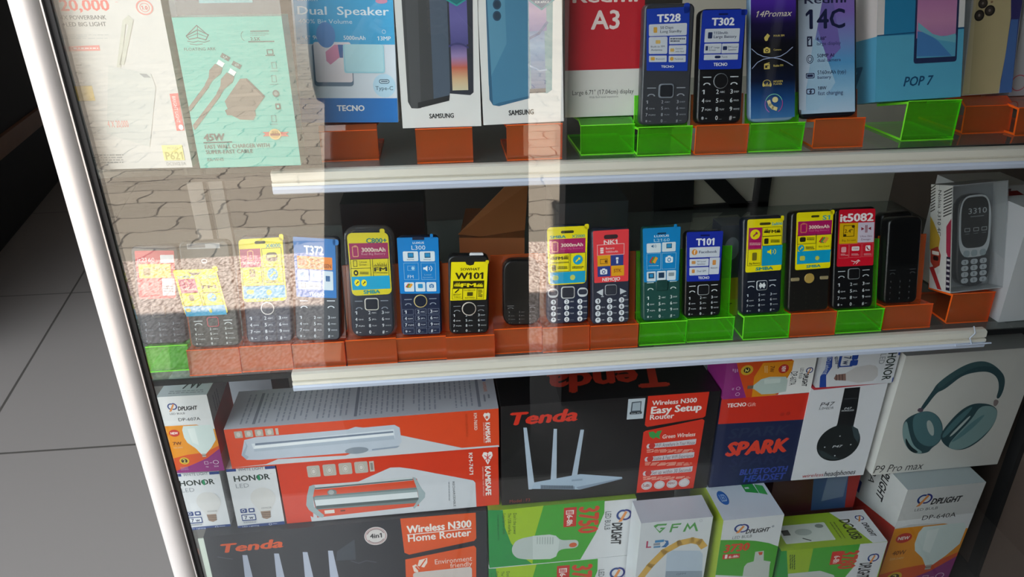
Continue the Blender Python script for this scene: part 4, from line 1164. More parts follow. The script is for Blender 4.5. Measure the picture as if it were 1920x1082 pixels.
p.done().nav(0.5, 0.645, 0.165, 'ring', '#d3bd7c', '#141c30', 0.13, 'gold ring key').keys(0.03, 0.72, 0.97, 0.985, '#e3e7ee', 'bracket').softkeys(0.625, 0, '#8f97a8', 0.05)
MST.append((OR, [(745, 641), (836, 630), (838, 671), (746, 679)], p, 'the phone with the gold ring key'))

p = mid('short black phone with a yellow film in large black lettering, lamp at its top', [(840, 481), (919, 477), (914, 624), (843, 628)], col='#17171a', r=0.007)
f = p.film([(846, 493), (917, 490), (911, 563), (844, 567)], YEL, (600, 400, 3.382), 0.02, tab=(0.93, -0.04, 1.02, 0.06))
f.poly([(925, 310), (985, 308), (978, 328), (955, 334), (932, 328)], '#17171a')
f.text('SOWHAT', 893, 350, 1018, 366, '#2a2508', 0.04).text('W101', 858, 382, 1038, 422, '#2a2508', 0.05).rect(845, 440, 1040, 480, '#2a2508').text('FM', 895, 452, 990, 474, YEL, 0.05); fmbars(f, 850, 448, 894, 474, YEL, False); fmbars(f, 992, 448, 1034, 472, YEL, False)
f.frame(838, 484, 902, 552, 0.008, '#6a5f10').frame(906, 484, 992, 552, 0.008, '#6a5f10').frame(996, 482, 1036, 546, 0.008, '#6a5f10').line([(858, 512), (880, 492)], 0.03, '#2a2508').text('BRIGHT', 846, 520, 894, 530, '#4a4210', 0.01).text('TORCH', 848, 536, 892, 545, '#4a4210', 0.01).rect(934, 508, 968, 530, '#4a4210', 0.1).text('FACEBOOK', 914, 490, 986, 499, '#4a4210', 0.01).text('KEYPAD', 920, 538, 980, 546, '#4a4210', 0.01).lines(1002, 490, 1030, 540, 5, '#4a4210')
mb = MB(); slab(mb, 0.016, 0.006, 0.003, 0.002, 0.0005, '#d9dade', y0=0.001, z0=p.h-0.0035, x0=p.w*0.2); mb.build('lamp', PLAST, p.root)
p.done().nav(0.5, 0.67, 0.18, 'ring', '#d6c9bd', '#1a1a1c', 0.12).keys(0.03, 0.72, 0.97, 0.985, '#d9dce0').softkeys(0.635, 0, '#8d8f94', 0.06)
MST.append((OR, [(837, 635), (927, 622), (928, 668), (838, 672)], p, 'the short black phone with the lettered yellow film'))

p = mid('plain black keypad phone with no film, beside the brown carton', [(946, 490), (1012, 486), (1012, 608), (941, 612)], col='#141315', r=0.012, d=0.016)
mb = MB(); g = p.face(mb, 0.0004); g.rect(0.1, 0.05, 0.94, 0.6, '#0b0b0d', 0.08); mb.build('screen', PLAST, p.root)
p.keys(0.08, 0.76, 0.95, 0.98, '#8f8f92', 'plain', size=0.4).softkeys(0.69, 0, '#77777a', 0.035)
MST.append((OR, [(926, 621), (1013, 614), (1016, 658), (928, 665)], p, 'the plain black phone beside the brown carton'))

p = mid('navy phone with a yellow film, chrome soft keys and round white number keys', [(1027, 424), (1103, 422), (1105, 606), (1024, 607)], col='#1d2740', r=0.009)
f = p.film([(1027, 426), (1100, 423), (1099, 527), (1028, 530)], YEL, (980, 400, 3.731), 0.09, tab=(0.92, -0.03, 1.03, 0.06))
f.rect(268, 120, 356, 135, '#3a3818', 0.5); smba(f, (194, 152, 302, 170)).text('X2000', 342, 146, 430, 165, TEA, 0.03)
f.rect(190, 178, 434, 268, MAG); battery(f, 206, 190, 250, 262, '#e8a07a'); f.text('3000mAh', 268, 204, 418, 226, '#f4dccb', 0.04).text('Real Big Battery', 266, 234, 418, 244, '#d66a98', 0.01)
for q in ((190, 272, 325, 330), (190, 338, 326, 392), (332, 270, 436, 392)): f.frame(*q, 0.007, INK)
f.text('FM', 230, 294, 280, 314, INK, 0.05); fmbars(f, 196, 284, 228, 314, INK, False); fmbars(f, 282, 282, 318, 312, INK, False); f.rect(204, 350, 232, 388, '#6d6420', 0.3).lines(244, 360, 312, 380, 2, INK); torch(f, 350, 284, 416, 346); f.lines(344, 360, 425, 378, 2, INK)
f.rect(190, 400, 436, 466, CYA).ell(330, 416, 366, 450, '#c9cf62').rect(208, 420, 250, 450, '#a9c070', 0.4)
p.done()
for sx in (-1, 1):
    mb = MB(); slab(mb, 0.0125, 0.0115, 0.001, 0.005, 0.0003, '#cfd2d6', y0=-0.001, z0=p.h*0.275, x0=sx*p.w*0.355); slab(mb, 0.0105, 0.0065, 0.001, 0.003, 0.0003, '#2a3042', y0=-0.0014, z0=p.h*0.30, x0=sx*p.w*0.355)
    mb.build('soft_key', PLAST, p.root)
p.nav(0.5, 0.675, 0.165, 'sq', '#d3d3d2', '#2a2e3a', 0.14).keys(0.03, 0.74, 0.99, 0.985, '#e8ebf0', 'disc')
MST.append((OR, [(1016, 619), (1105, 614), (1105, 656), (1018, 661)], p, 'the phone with the round white number keys'))

p = mid('dark phone with a coral red film and pale oval number keys', [(1110, 430), (1181, 427), (1181, 606), (1109, 608)], col='#2c3040', r=0.005)
f = p.film([(1112, 433), (1178, 429), (1178, 525), (1114, 528)], '#ea3f46', (980, 400, 3.731), 0.03)
f.rect(566, 150, 664, 174, '#3a2a2e', 0.5).text('NK1', 566, 184, 660, 212, '#f4e4e2', 0.03).frame(520, 218, 708, 284, 0.009, '#f0c9c8').text('Battery', 580, 234, 640, 248, '#f6dedc', 0.01).text('1050mAh', 580, 258, 664, 272, '#f6dedc', 0.01)
for y in (238, 252, 266): f.rect(542, y, 564, y+10, '#f6dedc')
f.rect(522, 292, 612, 362, '#e8a51c').rect(614, 290, 702, 358, '#2c3f86').rect(522, 366, 612, 432, '#2c3f86').rect(618, 362, 708, 428, '#e8a51c')
f.frame(540, 316, 592, 346, 0.01, '#6a4210').ell(572, 322, 588, 340, '#6a4210').rect(650, 304, 668, 318, '#eef0f4').rect(653, 322, 665, 346, '#eef0f4'); camera_icon(f, 540, 380, 590, 418, '#eef0f4', '#2c3f86'); f.text('STK', 634, 382, 690, 406, '#a04a10', 0.03)
f.text('NEMOJO', 554, 440, 680, 464, '#f6e6e4', 0.04, 0.1)
p.done().nav(0.5, 0.635, 0.155, 'sq', '#aeb0b4', '#30333f', 0.09)
mb = MB(); g = p.face(mb, 0.0004, (980, 400, 3.731)); g.poly([(515, 542), (562, 520), (560, 570)], '#c8ccd2').rect(548, 572, 566, 577, '#c8ccd2'); mb.build('soft_key', PLAST, p.root)
mb = MB(); g = p.face(mb, 0.0004, (980, 400, 3.731)); g.poly([(728, 540), (680, 516), (682, 560)], '#c8ccd2').rect(705, 568, 726, 573, '#c8ccd2'); mb.build('soft_key', PLAST, p.root)
p.keys(0.04, 0.715, 0.98, 0.985, '#dfe2e8', 'disc')
MST.append((OR, [(1107, 613), (1193, 607), (1195, 650), (1107, 656)], p, 'the phone with the coral red film'))

p = mid('green bodied phone with a bright blue film', [(1205, 426), (1276, 423), (1277, 599), (1205, 602)], col='#1f4a44', r=0.005)
f = p.film([(1205, 428), (1275, 425), (1272, 525), (1207, 527)], '#0f86c8', (980, 400, 3.731), 0.03, tab=(0.82, -0.05, 0.90, 0.02))
f.rect(940, 136, 1000, 146, '#123a5a', 0.4).text('LUXUS', 918, 152, 1020, 166, '#e4eef4', 0.03).text('L2160', 916, 178, 1024, 199, '#bfe0f0', 0.0)
for q in ((866, 212, 964, 274), (972, 206, 1066, 268)): f.rect(*q, '#dbe7ee', 0.1)
speaker(f, 898, 216, 932, 246, '#2a6a96'); f.rect(1002, 214, 1040, 246, '#22506e').rect(1006, 218, 1036, 240, '#2a90c8')
for q in ((866, 282, 964, 390), (972, 280, 1068, 386)): f.frame(*q, 0.006, '#9fd0ea')
sim(f, 884, 300, 946, 352); camera_icon(f, 996, 298, 1048, 344, '#eaf3f8', '#0f86c8'); f.lines(880, 362, 950, 370, 1, '#9fd0ea')
for i, x in enumerate((866, 936, 1006)): f.rect(x, 404-i*3, x+63, 466-i*3, '#dbe7ee', 0.1)
f.rect(878, 414, 918, 448, '#1d4a68').rect(886, 420, 910, 440, '#2a90c8').rect(948, 411, 988, 445, '#1d3a58').rect(1018, 412, 1058, 434, '#8d9aa2', 0.2)
p.done().nav(0.5, 0.62, 0.16, 'sq', '#163a36', '#1b423d', 0.06).keys(0.04, 0.715, 0.96, 0.985, '#e3ece9').softkeys(0.585, 0, '#cfdcd8', 0.07)
MST.append((GR, [(1199, 607), (1285, 600), (1285, 643), (1198, 648)], p, 'the green bodied phone'))

p = mid('black phone with a deep blue film and a square chrome key, middle shelf', [(1288, 435), (1355, 432), (1353, 592), (1281, 597)], col='#121214', r=0.006)
f = p.film([(1289, 435), (1354, 433), (1349, 522), (1287, 524)], '#1a2fa8', (980, 400, 3.731), 0.03)
f.rect(1244, 148, 1306, 158, '#0d1660', 0.4).text('T101', 1214, 174, 1336, 220, '#f0f2f8', 0.05)
f.rect(1170, 236, 1372, 298, '#d3d9e4', 0.06).text('Facebook', 1234, 255, 1356, 273, '#22305c', 0.02).ell(1184, 248, 1222, 286, '#e0923a').text('f', 1198, 254, 1210, 280, '#f4ece0', 0.03)
f.rect(1168, 314, 1298, 358, '#d3d9e4', 0.1).rect(1166, 370, 1298, 418, '#d3d9e4', 0.1).rect(1306, 304, 1370, 412, '#d3d9e4', 0.08).text('FM Loud', 1220, 324, 1278, 334, '#22305c', 0.01).text('Speaker', 1220, 340, 1278, 350, '#22305c', 0.01).text('Dual SIM', 1218, 386, 1280, 398, '#22305c', 0.01).text('Bluetooth', 1314, 366, 1360, 376, '#22305c', 0.01).rect(1182, 326, 1208, 346, '#d99a5a', 0.2).rect(1182, 382, 1202, 406, '#d9924a', 0.2).rect(1326, 320, 1348, 352, '#d9924a', 0.2)
f.text('TECNO', 1226, 428, 1304, 444, '#eef0f6', 0.04)
p.done().nav(0.5, 0.675, 0.155, 'sq', '#b9bcc2', '#17171a', 0.1).keys(0.04, 0.735, 0.96, 0.985, '#dcdfe4').softkeys(0.625, 0, '#dcdfe4', 0.065)
MST.append((GR, [(1287, 598), (1374, 592), (1373, 636), (1288, 643)], p, 'the phone with the deep blue film'))

p = mid('dark navy phone with a yellow, magenta and cyan film and a white cross key', [(1392, 408), (1470, 403), (1463, 587), (1391, 590)], col='#161b28', r=0.006)
f = p.film([(1400, 412), (1468, 409), (1464, 509), (1397, 513)], YEL, (1360, 340, 3.1825), 0.05, tab=(0.94, -0.05, 1.03, 0.05))
f.rect(202, 248, 270, 260, '#3a3818', 0.5).text('Sa800', 275, 246, 340, 262, '#2f9fae', 0.04)
f.rect(136, 280, 214, 406, MAG); torch(f, 146, 290, 204, 348, YEL, '#9a1a50'); f.lines(142, 370, 208, 388, 2, '#e6b0b0')
for q in ((220, 276, 334, 326), (220, 332, 334, 384), (132, 412, 212, 506)): f.frame(*q, 0.007, INK)
f.text('FM', 258, 292, 300, 310, INK, 0.05); fmbars(f, 228, 284, 256, 310, INK, False); fmbars(f, 302, 284, 326, 308, INK, False); f.rect(230, 344, 254, 376, INK, 0.2).lines(268, 352, 322, 372, 2, INK); f.rect(158, 430, 184, 476, '#7a7020', 0.2).text('Big Battery', 140, 488, 205, 498, INK, 0.008)
f.rect(218, 390, 334, 504, '#0d9ac4'); speaker(f, 248, 404, 300, 446, YEL)
smba(f, (178, 518, 282, 534))
p.done().nav(0.5, 0.7, 0.135, 'sq', '#c9ccd0', '#1b2130', 0.1)
mb = MB(); g = p.face(mb, 0.0017); g.line([(0.45, 0.675), (0.55, 0.725)], 0.012, '#e6e8ea').line([(0.55, 0.675), (0.45, 0.725)], 0.012, '#e6e8ea').rect(0.42, 0.685, 0.58, 0.715, '#e6e8ea', 0.3)
mb.build('cross_mark', PLAST, p.navkey)
p.keys(0.06, 0.77, 0.95, 0.985, '#d6dae2').softkeys(0.655, 0.03, '#c9ced6', 0.055)
MST.append((GR, [(1393, 593), (1478, 588), (1478, 632), (1393, 638)], p, 'the phone with the white cross key'))

p = mid('black phone with a yellow film, a round gold key and gold bars beside it', [(1484, 397), (1562, 392), (1553, 582), (1477, 585)], col='#1a1816', r=0.006)
f = p.film([(1493, 399), (1562, 395), (1556, 502), (1490, 506)], YEL, (1360, 340, 3.1825), 0.05, tab=(0.92, -0.02, 1.03, 0.06))
f.rect(510, 204, 558, 214, '#3a3818', 0.5).text('S1', 578, 202, 622, 228, '#2f9fae', 0.03)
f.rect(432, 242, 630, 318, MAG); battery(f, 446, 250, 484, 308, '#d9785e'); f.text('3000mAh', 496, 262, 618, 282, '#f4dccb', 0.04).text('Real Big Battery', 496, 288, 618, 298, '#d66a98', 0.01)
for q in ((428, 322, 538, 372), (428, 376, 538, 422), (540, 318, 628, 418)): f.frame(*q, 0.007, INK)
f.rect(442, 336, 476, 362, INK, 0.3).lines(484, 338, 530, 356, 2, INK); torch(f, 432, 382, 468, 418); f.lines(476, 392, 530, 410, 2, INK); sim(f, 554, 330, 616, 372); f.text('Sim Card', 554, 384, 616, 394, INK, 0.008)
f.rect(426, 420, 622, 482, CYA).rect(442, 446, 472, 472, '#c9c84a', 0.3).ell(534, 446, 558, 470, '#c9c84a'); smba(f, (480, 498, 566, 512))
p.done()
mb = MB()
slab(mb, 0.0125, 0.0125, 0.0016, 0.0061, 0.0004, '#b3934a', y0=-0.0016, z0=p.h*0.285, x0=-0.0005)
o = mb.build('navigation_key', PLAST, p.root); o['label'] = 'round gold key between two gold bars'
for sx in (-1, 1):
    mb = MB(); slab(mb, 0.0105, 0.0042, 0.0014, 0.0012, 0.0003, '#9a8a66', y0=-0.0014, z0=p.h*0.315, x0=sx*0.0185); mb.build('soft_key', PLAST, p.root)
p.keys(0.06, 0.78, 0.94, 0.985, '#3a3630', 'plain', sub=False, size=0.35)
MST.append((OR, [(1480, 587), (1563, 583), (1564, 627), (1480, 632)], p, 'the black phone with the round gold key'))

p = mid('black phone with a red film headed by white letters and digits', [(1566, 391), (1642, 387), (1637, 577), (1560, 580)], col='#101012', r=0.006)
f = p.film([(1573, 393), (1640, 391), (1637, 496), (1568, 498)], '#d0142a', (1360, 340, 3.1825), 0.04)
f.text('it5082', 684, 190, 880, 234, '#f6eeee', 0.05)
f.rect(682, 246, 788, 362, '#e0b30c').frame(704, 258, 766, 322, 0.01, '#3a2c08').text('2.4"', 710, 280, 756, 300, '#3a2c08', 0.02).ell(752, 256, 770, 272, '#3a2c08').ell(702, 308, 720, 324, '#3a2c08').text('Big Screen', 694, 338, 776, 350, '#7a5c10', 0.01)
f.rect(790, 242, 882, 356, '#cfc4d4').poly([(808, 268), (826, 278), (808, 288)], '#8a1a2c').poly([(866, 266), (848, 276), (866, 286)], '#8a1a2c').rect(832, 256, 835, 300, '#8a1a2c').rect(840, 256, 843, 300, '#8a1a2c').text('Ultra Slim', 802, 316, 872, 326, '#6a2a4a', 0.008).text('Design', 808, 334, 862, 344, '#6a2a4a', 0.008)
for q in ((678, 368, 732, 450), (738, 366, 808, 446), (816, 362, 876, 442)): f.frame(*q, 0.006, '#e06a70')
f.rect(690, 384, 718, 416, '#e6a0a4', 0.2).rect(752, 382, 796, 406, '#efe6e8', 0.2).text('1500', 758, 388, 790, 400, '#a01020', 0.01).rect(834, 376, 862, 408, '#f0e6e8', 0.2).line([(841, 384), (846, 396), (856, 402)], 0.02, '#a01020')
for x in (686, 750, 824): f.lines(x, 424, x+44, 438, 2, '#e6a0a4')
f.line([(750, 468), (775, 474), (760, 488), (790, 462), (800, 470)], 0.012, '#f0dede').line([(778, 486), (792, 470)], 0.012, '#f0dede')
p.done().nav(0.5, 0.65, 0.145, 'sq', '#8d9094', '#131315', 0.1).keys(0.05, 0.72, 0.96, 0.985, '#d4d6da').softkeys(0.62, 0, '#b9bcc0', 0.055)
MST.append((GR, [(1567, 581), (1652, 577), (1651, 620), (1566, 626)], p, 'the phone with the red film'))

p = mid('plain black phone with dark keys, second from the right end of the row', [(1668, 410), (1729, 406), (1720, 567), (1656, 571)], col='#101011', r=0.007, d=0.017)
mb = MB(); g = p.face(mb, 0.0004); g.rect(0.08, 0.05, 0.94, 0.55, '#09090a', 0.06); mb.build('screen', PLAST, p.root)
p.keys(0.08, 0.70, 0.94, 0.97, '#6d6d70', 'plain', sub=False, size=0.32).softkeys(0.60, 0, '#4a4a4c', 0.04)
MST.append((OR, [(1655, 575), (1742, 570), (1741, 612), (1656, 620)], p, 'the plain black phone with dark keys'))
q = Phone('mobile_phone', 'black phone half hidden behind the plain black one', [(1650, 424), (1706, 412), (1700, 565), (1642, 570)], Y=0.155, col='#121213', r=0.007, d=0.016, lean=9)
q.B[2] = 0.6118; q.root.matrix_world = mw(q.R, q.B)

# boxed keypad phone under a clear cover
b = Carton('phone_box', 'white phone carton with a patterned left side and a clear plastic front', 'box', [(1783, 364), (1880, 357), (1884, 557), (1774, 564)], 0.040, {'all': '#a7abb0', 'left': '#d6d4d0', 'front': '#8f9498'}, z=Z2, lean=4, sl=2)
b.mb.v = [(x, y+0.024 if y < 0.001 else y, z) for x, y, z in b.mb.v]
w_, h_ = b.w, b.h
b.mb.box((-w_/2, 0, 0), (-w_/2+0.0012, 0.0238, h_), {'all': '#d6d4d0'})
b.mb.box((w_/2-0.0012, 0, 0), (w_/2, 0.0238, h_), '#b4b8bc'); b.mb.box((-w_/2+0.0012, 0, h_-0.0012), (w_/2-0.0012, 0.0238, h_), '#b4b8bc'); b.mb.box((-w_/2+0.0012, 0, 0), (w_/2-0.0012, 0.0238, 0.0012), '#b4b8bc')
f = b.face('left'); f.crop_ = None
for i in range(9):
    f.poly([(0.0, 0.02+i*0.025), (0.0, 0.032+i*0.025), (0.3, 0.012+i*0.0), (0.3, 0.0)] if False else [(0.0, 0.03+i*0.028), (0.0, 0.042+i*0.028), (0.22, 0.012+i*0.028), (0.22, 0.0+i*0.028)], '#4a443c')
    f.poly([(0.62, 0.06+i*0.028), (0.62, 0.072+i*0.028), (1.0, 0.03+i*0.028), (1.0, 0.018+i*0.028)], '#3c3a38')
f.text('Nokia 3310 4G', 0.36, 0.05, 0.52, 0.48, '#3c3a38', 0.01, 0, 90)
f.poly([(0, 0.30), (0.18, 0.36), (0.5, 0.5), (0.42, 0.62), (0.2, 0.66), (0, 0.62)], '#c9a43a').poly([(0.05, 0.62), (0.4, 0.58), (0.55, 0.66), (0.5, 0.76), (0.25, 0.8), (0.05, 0.74)], '#a83a2a').rect(0.12, 0.63, 0.46, 0.665, '#ece6de', 0.2).rect(0.18, 0.675, 0.44, 0.72, '#2a1210', 0.4)
f.poly([(0.78, 0.38), (1, 0.30), (1, 0.72), (0.8, 0.62)], '#a8304a').poly([(0.0, 0.80), (0.2, 0.78), (0.62, 0.99), (0.42, 0.99)], '#b02a2c').rect(0.82, 0.66, 1.0, 0.98, '#2c2438')
for i in range(6): f.rect(0.84, 0.68+i*0.05, 0.98, 0.70+i*0.05, '#c9c4c8')
b.build()
mb = MB(); slab(mb, w_+0.001, h_, 0.0010, 0.004, 0.0002, '#ffffff', y0=-0.0012); mb.build('clear_cover', FILM, b.o)
p3 = Phone('mobile_phone', 'dark phone with silver screen surround and oval keys inside the clear fronted carton', [(1807, 383), (1869, 379), (1865, 545), (1796, 551)], Y=0.09, col='#20242b', r=0.018, d=0.0115, lean=4, sl=1)
p3.R = b.R.copy(); xl = (p3.B-b.B) @ b.R[:, 0]
_t = b.R @ V3(0.002, 0.0105, 0.0035) + b.B
p3.B = _t; p3.root.matrix_world = mw(p3.R, p3.B)
mb = MB(); g = p3.face(mb, 0.0004); g.crop_ = None
g.poly([(0.5+0.47*math.copysign(abs(math.cos(t))**0.55, math.cos(t)), 0.345+0.335*math.copysign(abs(math.sin(t))**0.6, math.sin(t))) for t in np.linspace(0, 2*math.pi, 44, endpoint=False)], '#c3c8cc')
g.poly([(0.5+0.41*math.copysign(abs(math.cos(t))**0.5, math.cos(t)), 0.305+0.275*math.copysign(abs(math.sin(t))**0.55, math.sin(t))) for t in np.linspace(0, 2*math.pi, 44, endpoint=False)], '#101114')
g.text('3310', 0.3, 0.15, 0.84, 0.21, '#b9bec2', 0.0).rect(0.36, 0.235, 0.76, 0.245, '#7a7e82')
for x in (0.2, 0.46, 0.7): g.frame(x, 0.36, x+0.16, 0.40, 0.006, '#a9aeb2').rect(x+0.02, 0.42, x+0.14, 0.426, '#7a7e82')
mb.build('screen', PLAST, p3.root)
for x0 in (0.17, 0.40, 0.66):
    mb = MB(); g = p3.face(mb, 0.0010); g.crop_ = None
    g.rect(x0, 0.60, x0+0.19, 0.67, '#9aa8ae', 0.4)
    mb.build('soft_key', PLAST, p3.root)
p3.keys(0.10, 0.695, 0.92, 0.965, '#4a545c', 'pill', '#b3bac0', size=0.42)
MST.append((OR, [(1757, 571), (1832, 564), (1832, 589), (1757, 595)], None, 'the clear fronted phone carton'))

def stands(lst, shelf):
    for col, Q, t, d in lst:
        kw = {}
        if t is None: kw['thing'] = b3310
        else: kw['thing'] = t
        stand(col, Q, shelf, f'{col} acrylic stand holding {d}', f'{col} acrylic stands on the {shelf} shelf', back=0.032 if isinstance(kw['thing'], Carton) or shelf == 'top' else 0.085, **kw)
b3310 = b
stands(STANDS, 'top')
stands(MST, 'middle')

# cartons at the right end of the middle shelf
b = Carton('carton', 'red and white carton standing behind the clear fronted phone carton', 'box', [(1788, 348), (1908, 340), (1900, 560), (1782, 566)], 0.06, {'all': '#d9d6d4'}, Y=0.16, lean=0, sl=0.04, sr=0.04, sy=0.5)
dz = b.B[2]-0.6072; b.B[2] = 0.609; b.mb.v = [(x, y, z+dz if z > 0.01 else z) for x, y, z in b.mb.v]
f = Face(b.mb, [(-b.w/2, 0, b.h+dz), (b.w/2, 0, b.h+dz), (b.w/2, 0, 0), (-b.w/2, 0, 0)], None)
f.poly([(0.0, 0.06), (0.8, 0.05), (1, 0.12), (1, 0.55), (0.8, 0.42), (0.0, 0.42)], '#8a2420').rect(0.3, 0.03, 0.7, 0.055, '#7a4a48').rect(0.0, 0.6, 1, 1, '#9fa2a6').text("'S", 0.86, 0.5, 0.98, 0.58, '#26262a', 0.02)
b.build()
b = Carton('carton', 'plain white carton at the right end of the middle shelf', 'box', [(1920, 440), (2030, 432), (1975, 596), (1872, 606)], 0.055, {'all': '#d2d2d4', 'left': '#c2c2c6'}, z=0.6072, ext=(0.03, 0, 0, 0))
b.build()
# cartons standing deep on the middle shelf
def deep(name, label, Q, depth, cols, Y, zb, **kw):
    b = Carton(name, label, 'box', Q, depth, cols, Y=Y, lean=0, sl=0.3, sr=0.3, yaw=kw.pop('yaw', 0), sy=0.5)
    if zb is not None:
        dz = b.B[2]-zb; b.B[2] = zb+b.w/2*abs(b.R[2, 0])+depth*abs(b.R[2, 1])+0.0004
        b.mb.v = [(x, y, z+dz if z > 1e-4 else z) for x, y, z in b.mb.v]
    return b
deep('carton', 'brown cardboard carton deep on the middle shelf behind the plain black phone', [(862, 442), (984, 452), (982, 525), (862, 520)], 0.12, {'all': '#a5673f', 'top': '#8c5433'}, 0.20, 0.6072, yaw=-6).build()
brown = [o for o in COL.objects if o.get('label', '').startswith('brown cardboard')][0]
_mi = np.array(brown.matrix_world.inverted_safe()) if False else None
_q = [at(859, 440, 0.203), at(983, 450, 0.215), at(990, 346, 0.27), at(946, 351, 0.27)]
bpy.context.view_layer.update()
_inv = brown.matrix_world.inverted()
_l = [tuple(_inv @ Vector(p)) for p in _q]
_fm = MB(); _fm.add(_l+[(x, y+0.003, z) for x, y, z in _l], [(0, 1, 2, 3), (7, 6, 5, 4), (0, 4, 5, 1), (1, 5, 6, 2), (2, 6, 7, 3), (3, 7, 4, 0)], '#a8693f')
_o = _fm.build('flap', CARD, brown); _o['label'] = 'raised cardboard flap'
deep('carton', 'black carton deep on the middle shelf behind the navy phone in the clear case', [(640, 385), (795, 378), (800, 520), (648, 525)], 0.10, '#211d1d', 0.22, 0.6072).build()
deep('carton', 'dark blue grey carton deep on the middle shelf behind the coral film phone', [(1040, 385), (1175, 376), (1175, 520), (1045, 525)], 0.10, '#3c3f42', 0.24, 0.6072).build()
b = deep('phone_pack', 'dark printed pack with a yellow foot behind the deep blue film phone', [(1345, 425), (1392, 421), (1390, 590), (1345, 594)], 0.03, '#43464e', 0.12, 0.6072)
f = Face(b.mb, [(-b.w/2, 0, b.h), (b.w/2, 0, b.h), (b.w/2, 0, 0), (-b.w/2, 0, 0)]); f.rect(0, 0.55, 1, 1.0, '#c9a02c').rect(0, 0.8, 1, 1, '#b9b41e').text('bud', 0.55, 0.84, 0.75, 0.97, '#4a4410', 0.02, 0, 90).ell(0.2, 0.1, 0.8, 0.35, '#7a7f8a')
b.build()

# ------------------------------------------------------------------ cartons on the cabinet floor: upper tier
ZU, Y1, FL = 0.335, 0.10, 0.1035
RED, ORG, WHT = '#e0431c', '#e8562a', '#e3e3e6'
def carton(name, label, Q, depth, cols, **kw):
    kw.setdefault('sl', 0.5); kw.setdefault('sr', 0.5)
    return Carton(name, label, 'box', Q, depth, cols, **kw)

def km(f, k):
    pass
b = carton('lamp_box', 'orange and white carton picturing a rectangular handled lamp, under the longer orange carton', [(519, 872), (935, 838), (935, 947), (537, 983)], 0.085, {'all': '#d93a1c', 'top': '#d5d6da'}, z=ZU)
K1 = b
f = b.face(crop=(400, 700, 3.4286))
for i in range(4):
    x = 602+i*102; y = 600-i*9
    f.rect(x, y, x+92, y+66, '#b9b2a8', 0.12).ell(x+26, y+14, x+66, y+54, '#d6d0c8').ring(x+30, y+18, x+62, y+50, 0.2, '#8f8a84')
f.rect(1004, 568, 1040, 632, '#c6beb4').rect(1012, 578, 1032, 622, '#8f8a84')
f.poly([(640, 720), (700, 716), (930, 700), (1140, 608), (1200, 606), (1290, 618), (1670, 690), (1684, 705), (1688, 862), (630, 962), (622, 920), (640, 930)], '#cfd2d8')
f.poly([(655, 722), (1280, 668), (1310, 680), (1320, 855), (665, 930), (640, 800)], '#dc4f30').poly([(640, 800), (660, 790), (1310, 735), (1318, 835), (660, 880)], '#6f7f80')
f.poly([(655, 722), (1282, 668), (1284, 690), (655, 750)], '#c9d0d2').poly([(655, 738), (1284, 680), (1284, 688), (655, 748)], '#5d686a')
f.poly([(650, 815), (1310, 762), (1316, 800), (660, 860)], '#dde3e6').poly([(650, 800), (1310, 748), (1310, 764), (650, 818)], '#8fa0a2').poly([(660, 855), (1318, 800), (1318, 816), (662, 874)], '#4f5d5e')
f.poly([(618, 728), (650, 718), (655, 735), (640, 790), (645, 860), (710, 915), (700, 930), (675, 926), (612, 880), (596, 850), (602, 790)], '#9fb0b4').poly([(1282, 668), (1300, 672), (1340, 745), (1362, 770), (1358, 800), (1330, 830), (1290, 872), (1280, 866), (1318, 810), (1312, 752)], '#9fb0b4')
f.ell(730, 750, 796, 786, '#7f8485').ell(738, 754, 778, 780, '#a9adad').rect(712, 884, 778, 900, '#e3ddd6').rect(815, 882, 846, 888, '#6a3226')
f.text('RECHARGEABLE', 1536, 697, 1556, 858, '#3a3e44', 0.01, 0, 90).lines(1510, 700, 1526, 820, 1, '#9a9fa6', 0.5, 90)
f.text('KM-7671', 1645, 512, 1672, 652, '#f2e6df', 0.03, 0, 90).text('KAMISAFE', 1748, 598, 1784, 786, '#f6efe9', 0.05, 0, 90).text('LIGHTING THE WORLD', 1730, 602, 1740, 790, '#f0d8cc', 0.01, 0, 90)
f.poly([(1730, 530), (1740, 508), (1758, 508), (1766, 516), (1778, 504), (1794, 506), (1798, 528), (1766, 588)], '#f3e9e4').line([(1746, 530), (1784, 556)], 0.012, '#d93a3c').line([(1784, 526), (1748, 560)], 0.012, '#d93a3c').line([(1765, 520), (1766, 570)], 0.012, '#d93a3c')
b.build()
zt = K1.B[2]+K1.h*K1.R[2, 2]+0.0003
b = carton('lamp_box', 'long orange carton with a white printed top, picturing a slim two tube lamp', [(421, 806), (936, 767), (935, 838), (434, 881)], 0.088, {'all': '#e24a22', 'top': '#c9cad3'}, z=zt)
f = b.face(crop=(400, 700, 3.4286))
for i in range(4):
    x = 138+i*68; y = 376-i*6
    f.rect(x, y, x+60, y+40, '#b9b2a8', 0.1).ell(x+14, y+6, x+46, y+34, '#d6d0c8')
f.rect(410, 354, 434, 394, '#c6beb4')
f.poly([(340, 588), (420, 555), (860, 530), (1220, 400), (1600, 480), (1830, 462), (1836, 472), (120, 612)], '#cfd2d8')
f.poly([(205, 430), (280, 412), (880, 362), (930, 345), (980, 350), (1180, 332), (1212, 350), (1222, 440), (1200, 468), (1020, 505), (860, 515), (300, 560), (215, 560), (182, 530)], '#c3ccd9')
f.poly([(250, 455), (1175, 360), (1180, 420), (270, 505)], '#dde4ec').poly([(275, 452), (1170, 372), (1172, 382), (275, 466)], '#79869a').poly([(265, 488), (1175, 400), (1178, 425), (268, 506)], '#b4bfce').poly([(270, 470), (1172, 384), (1172, 398), (268, 488)], '#f0f4f8')
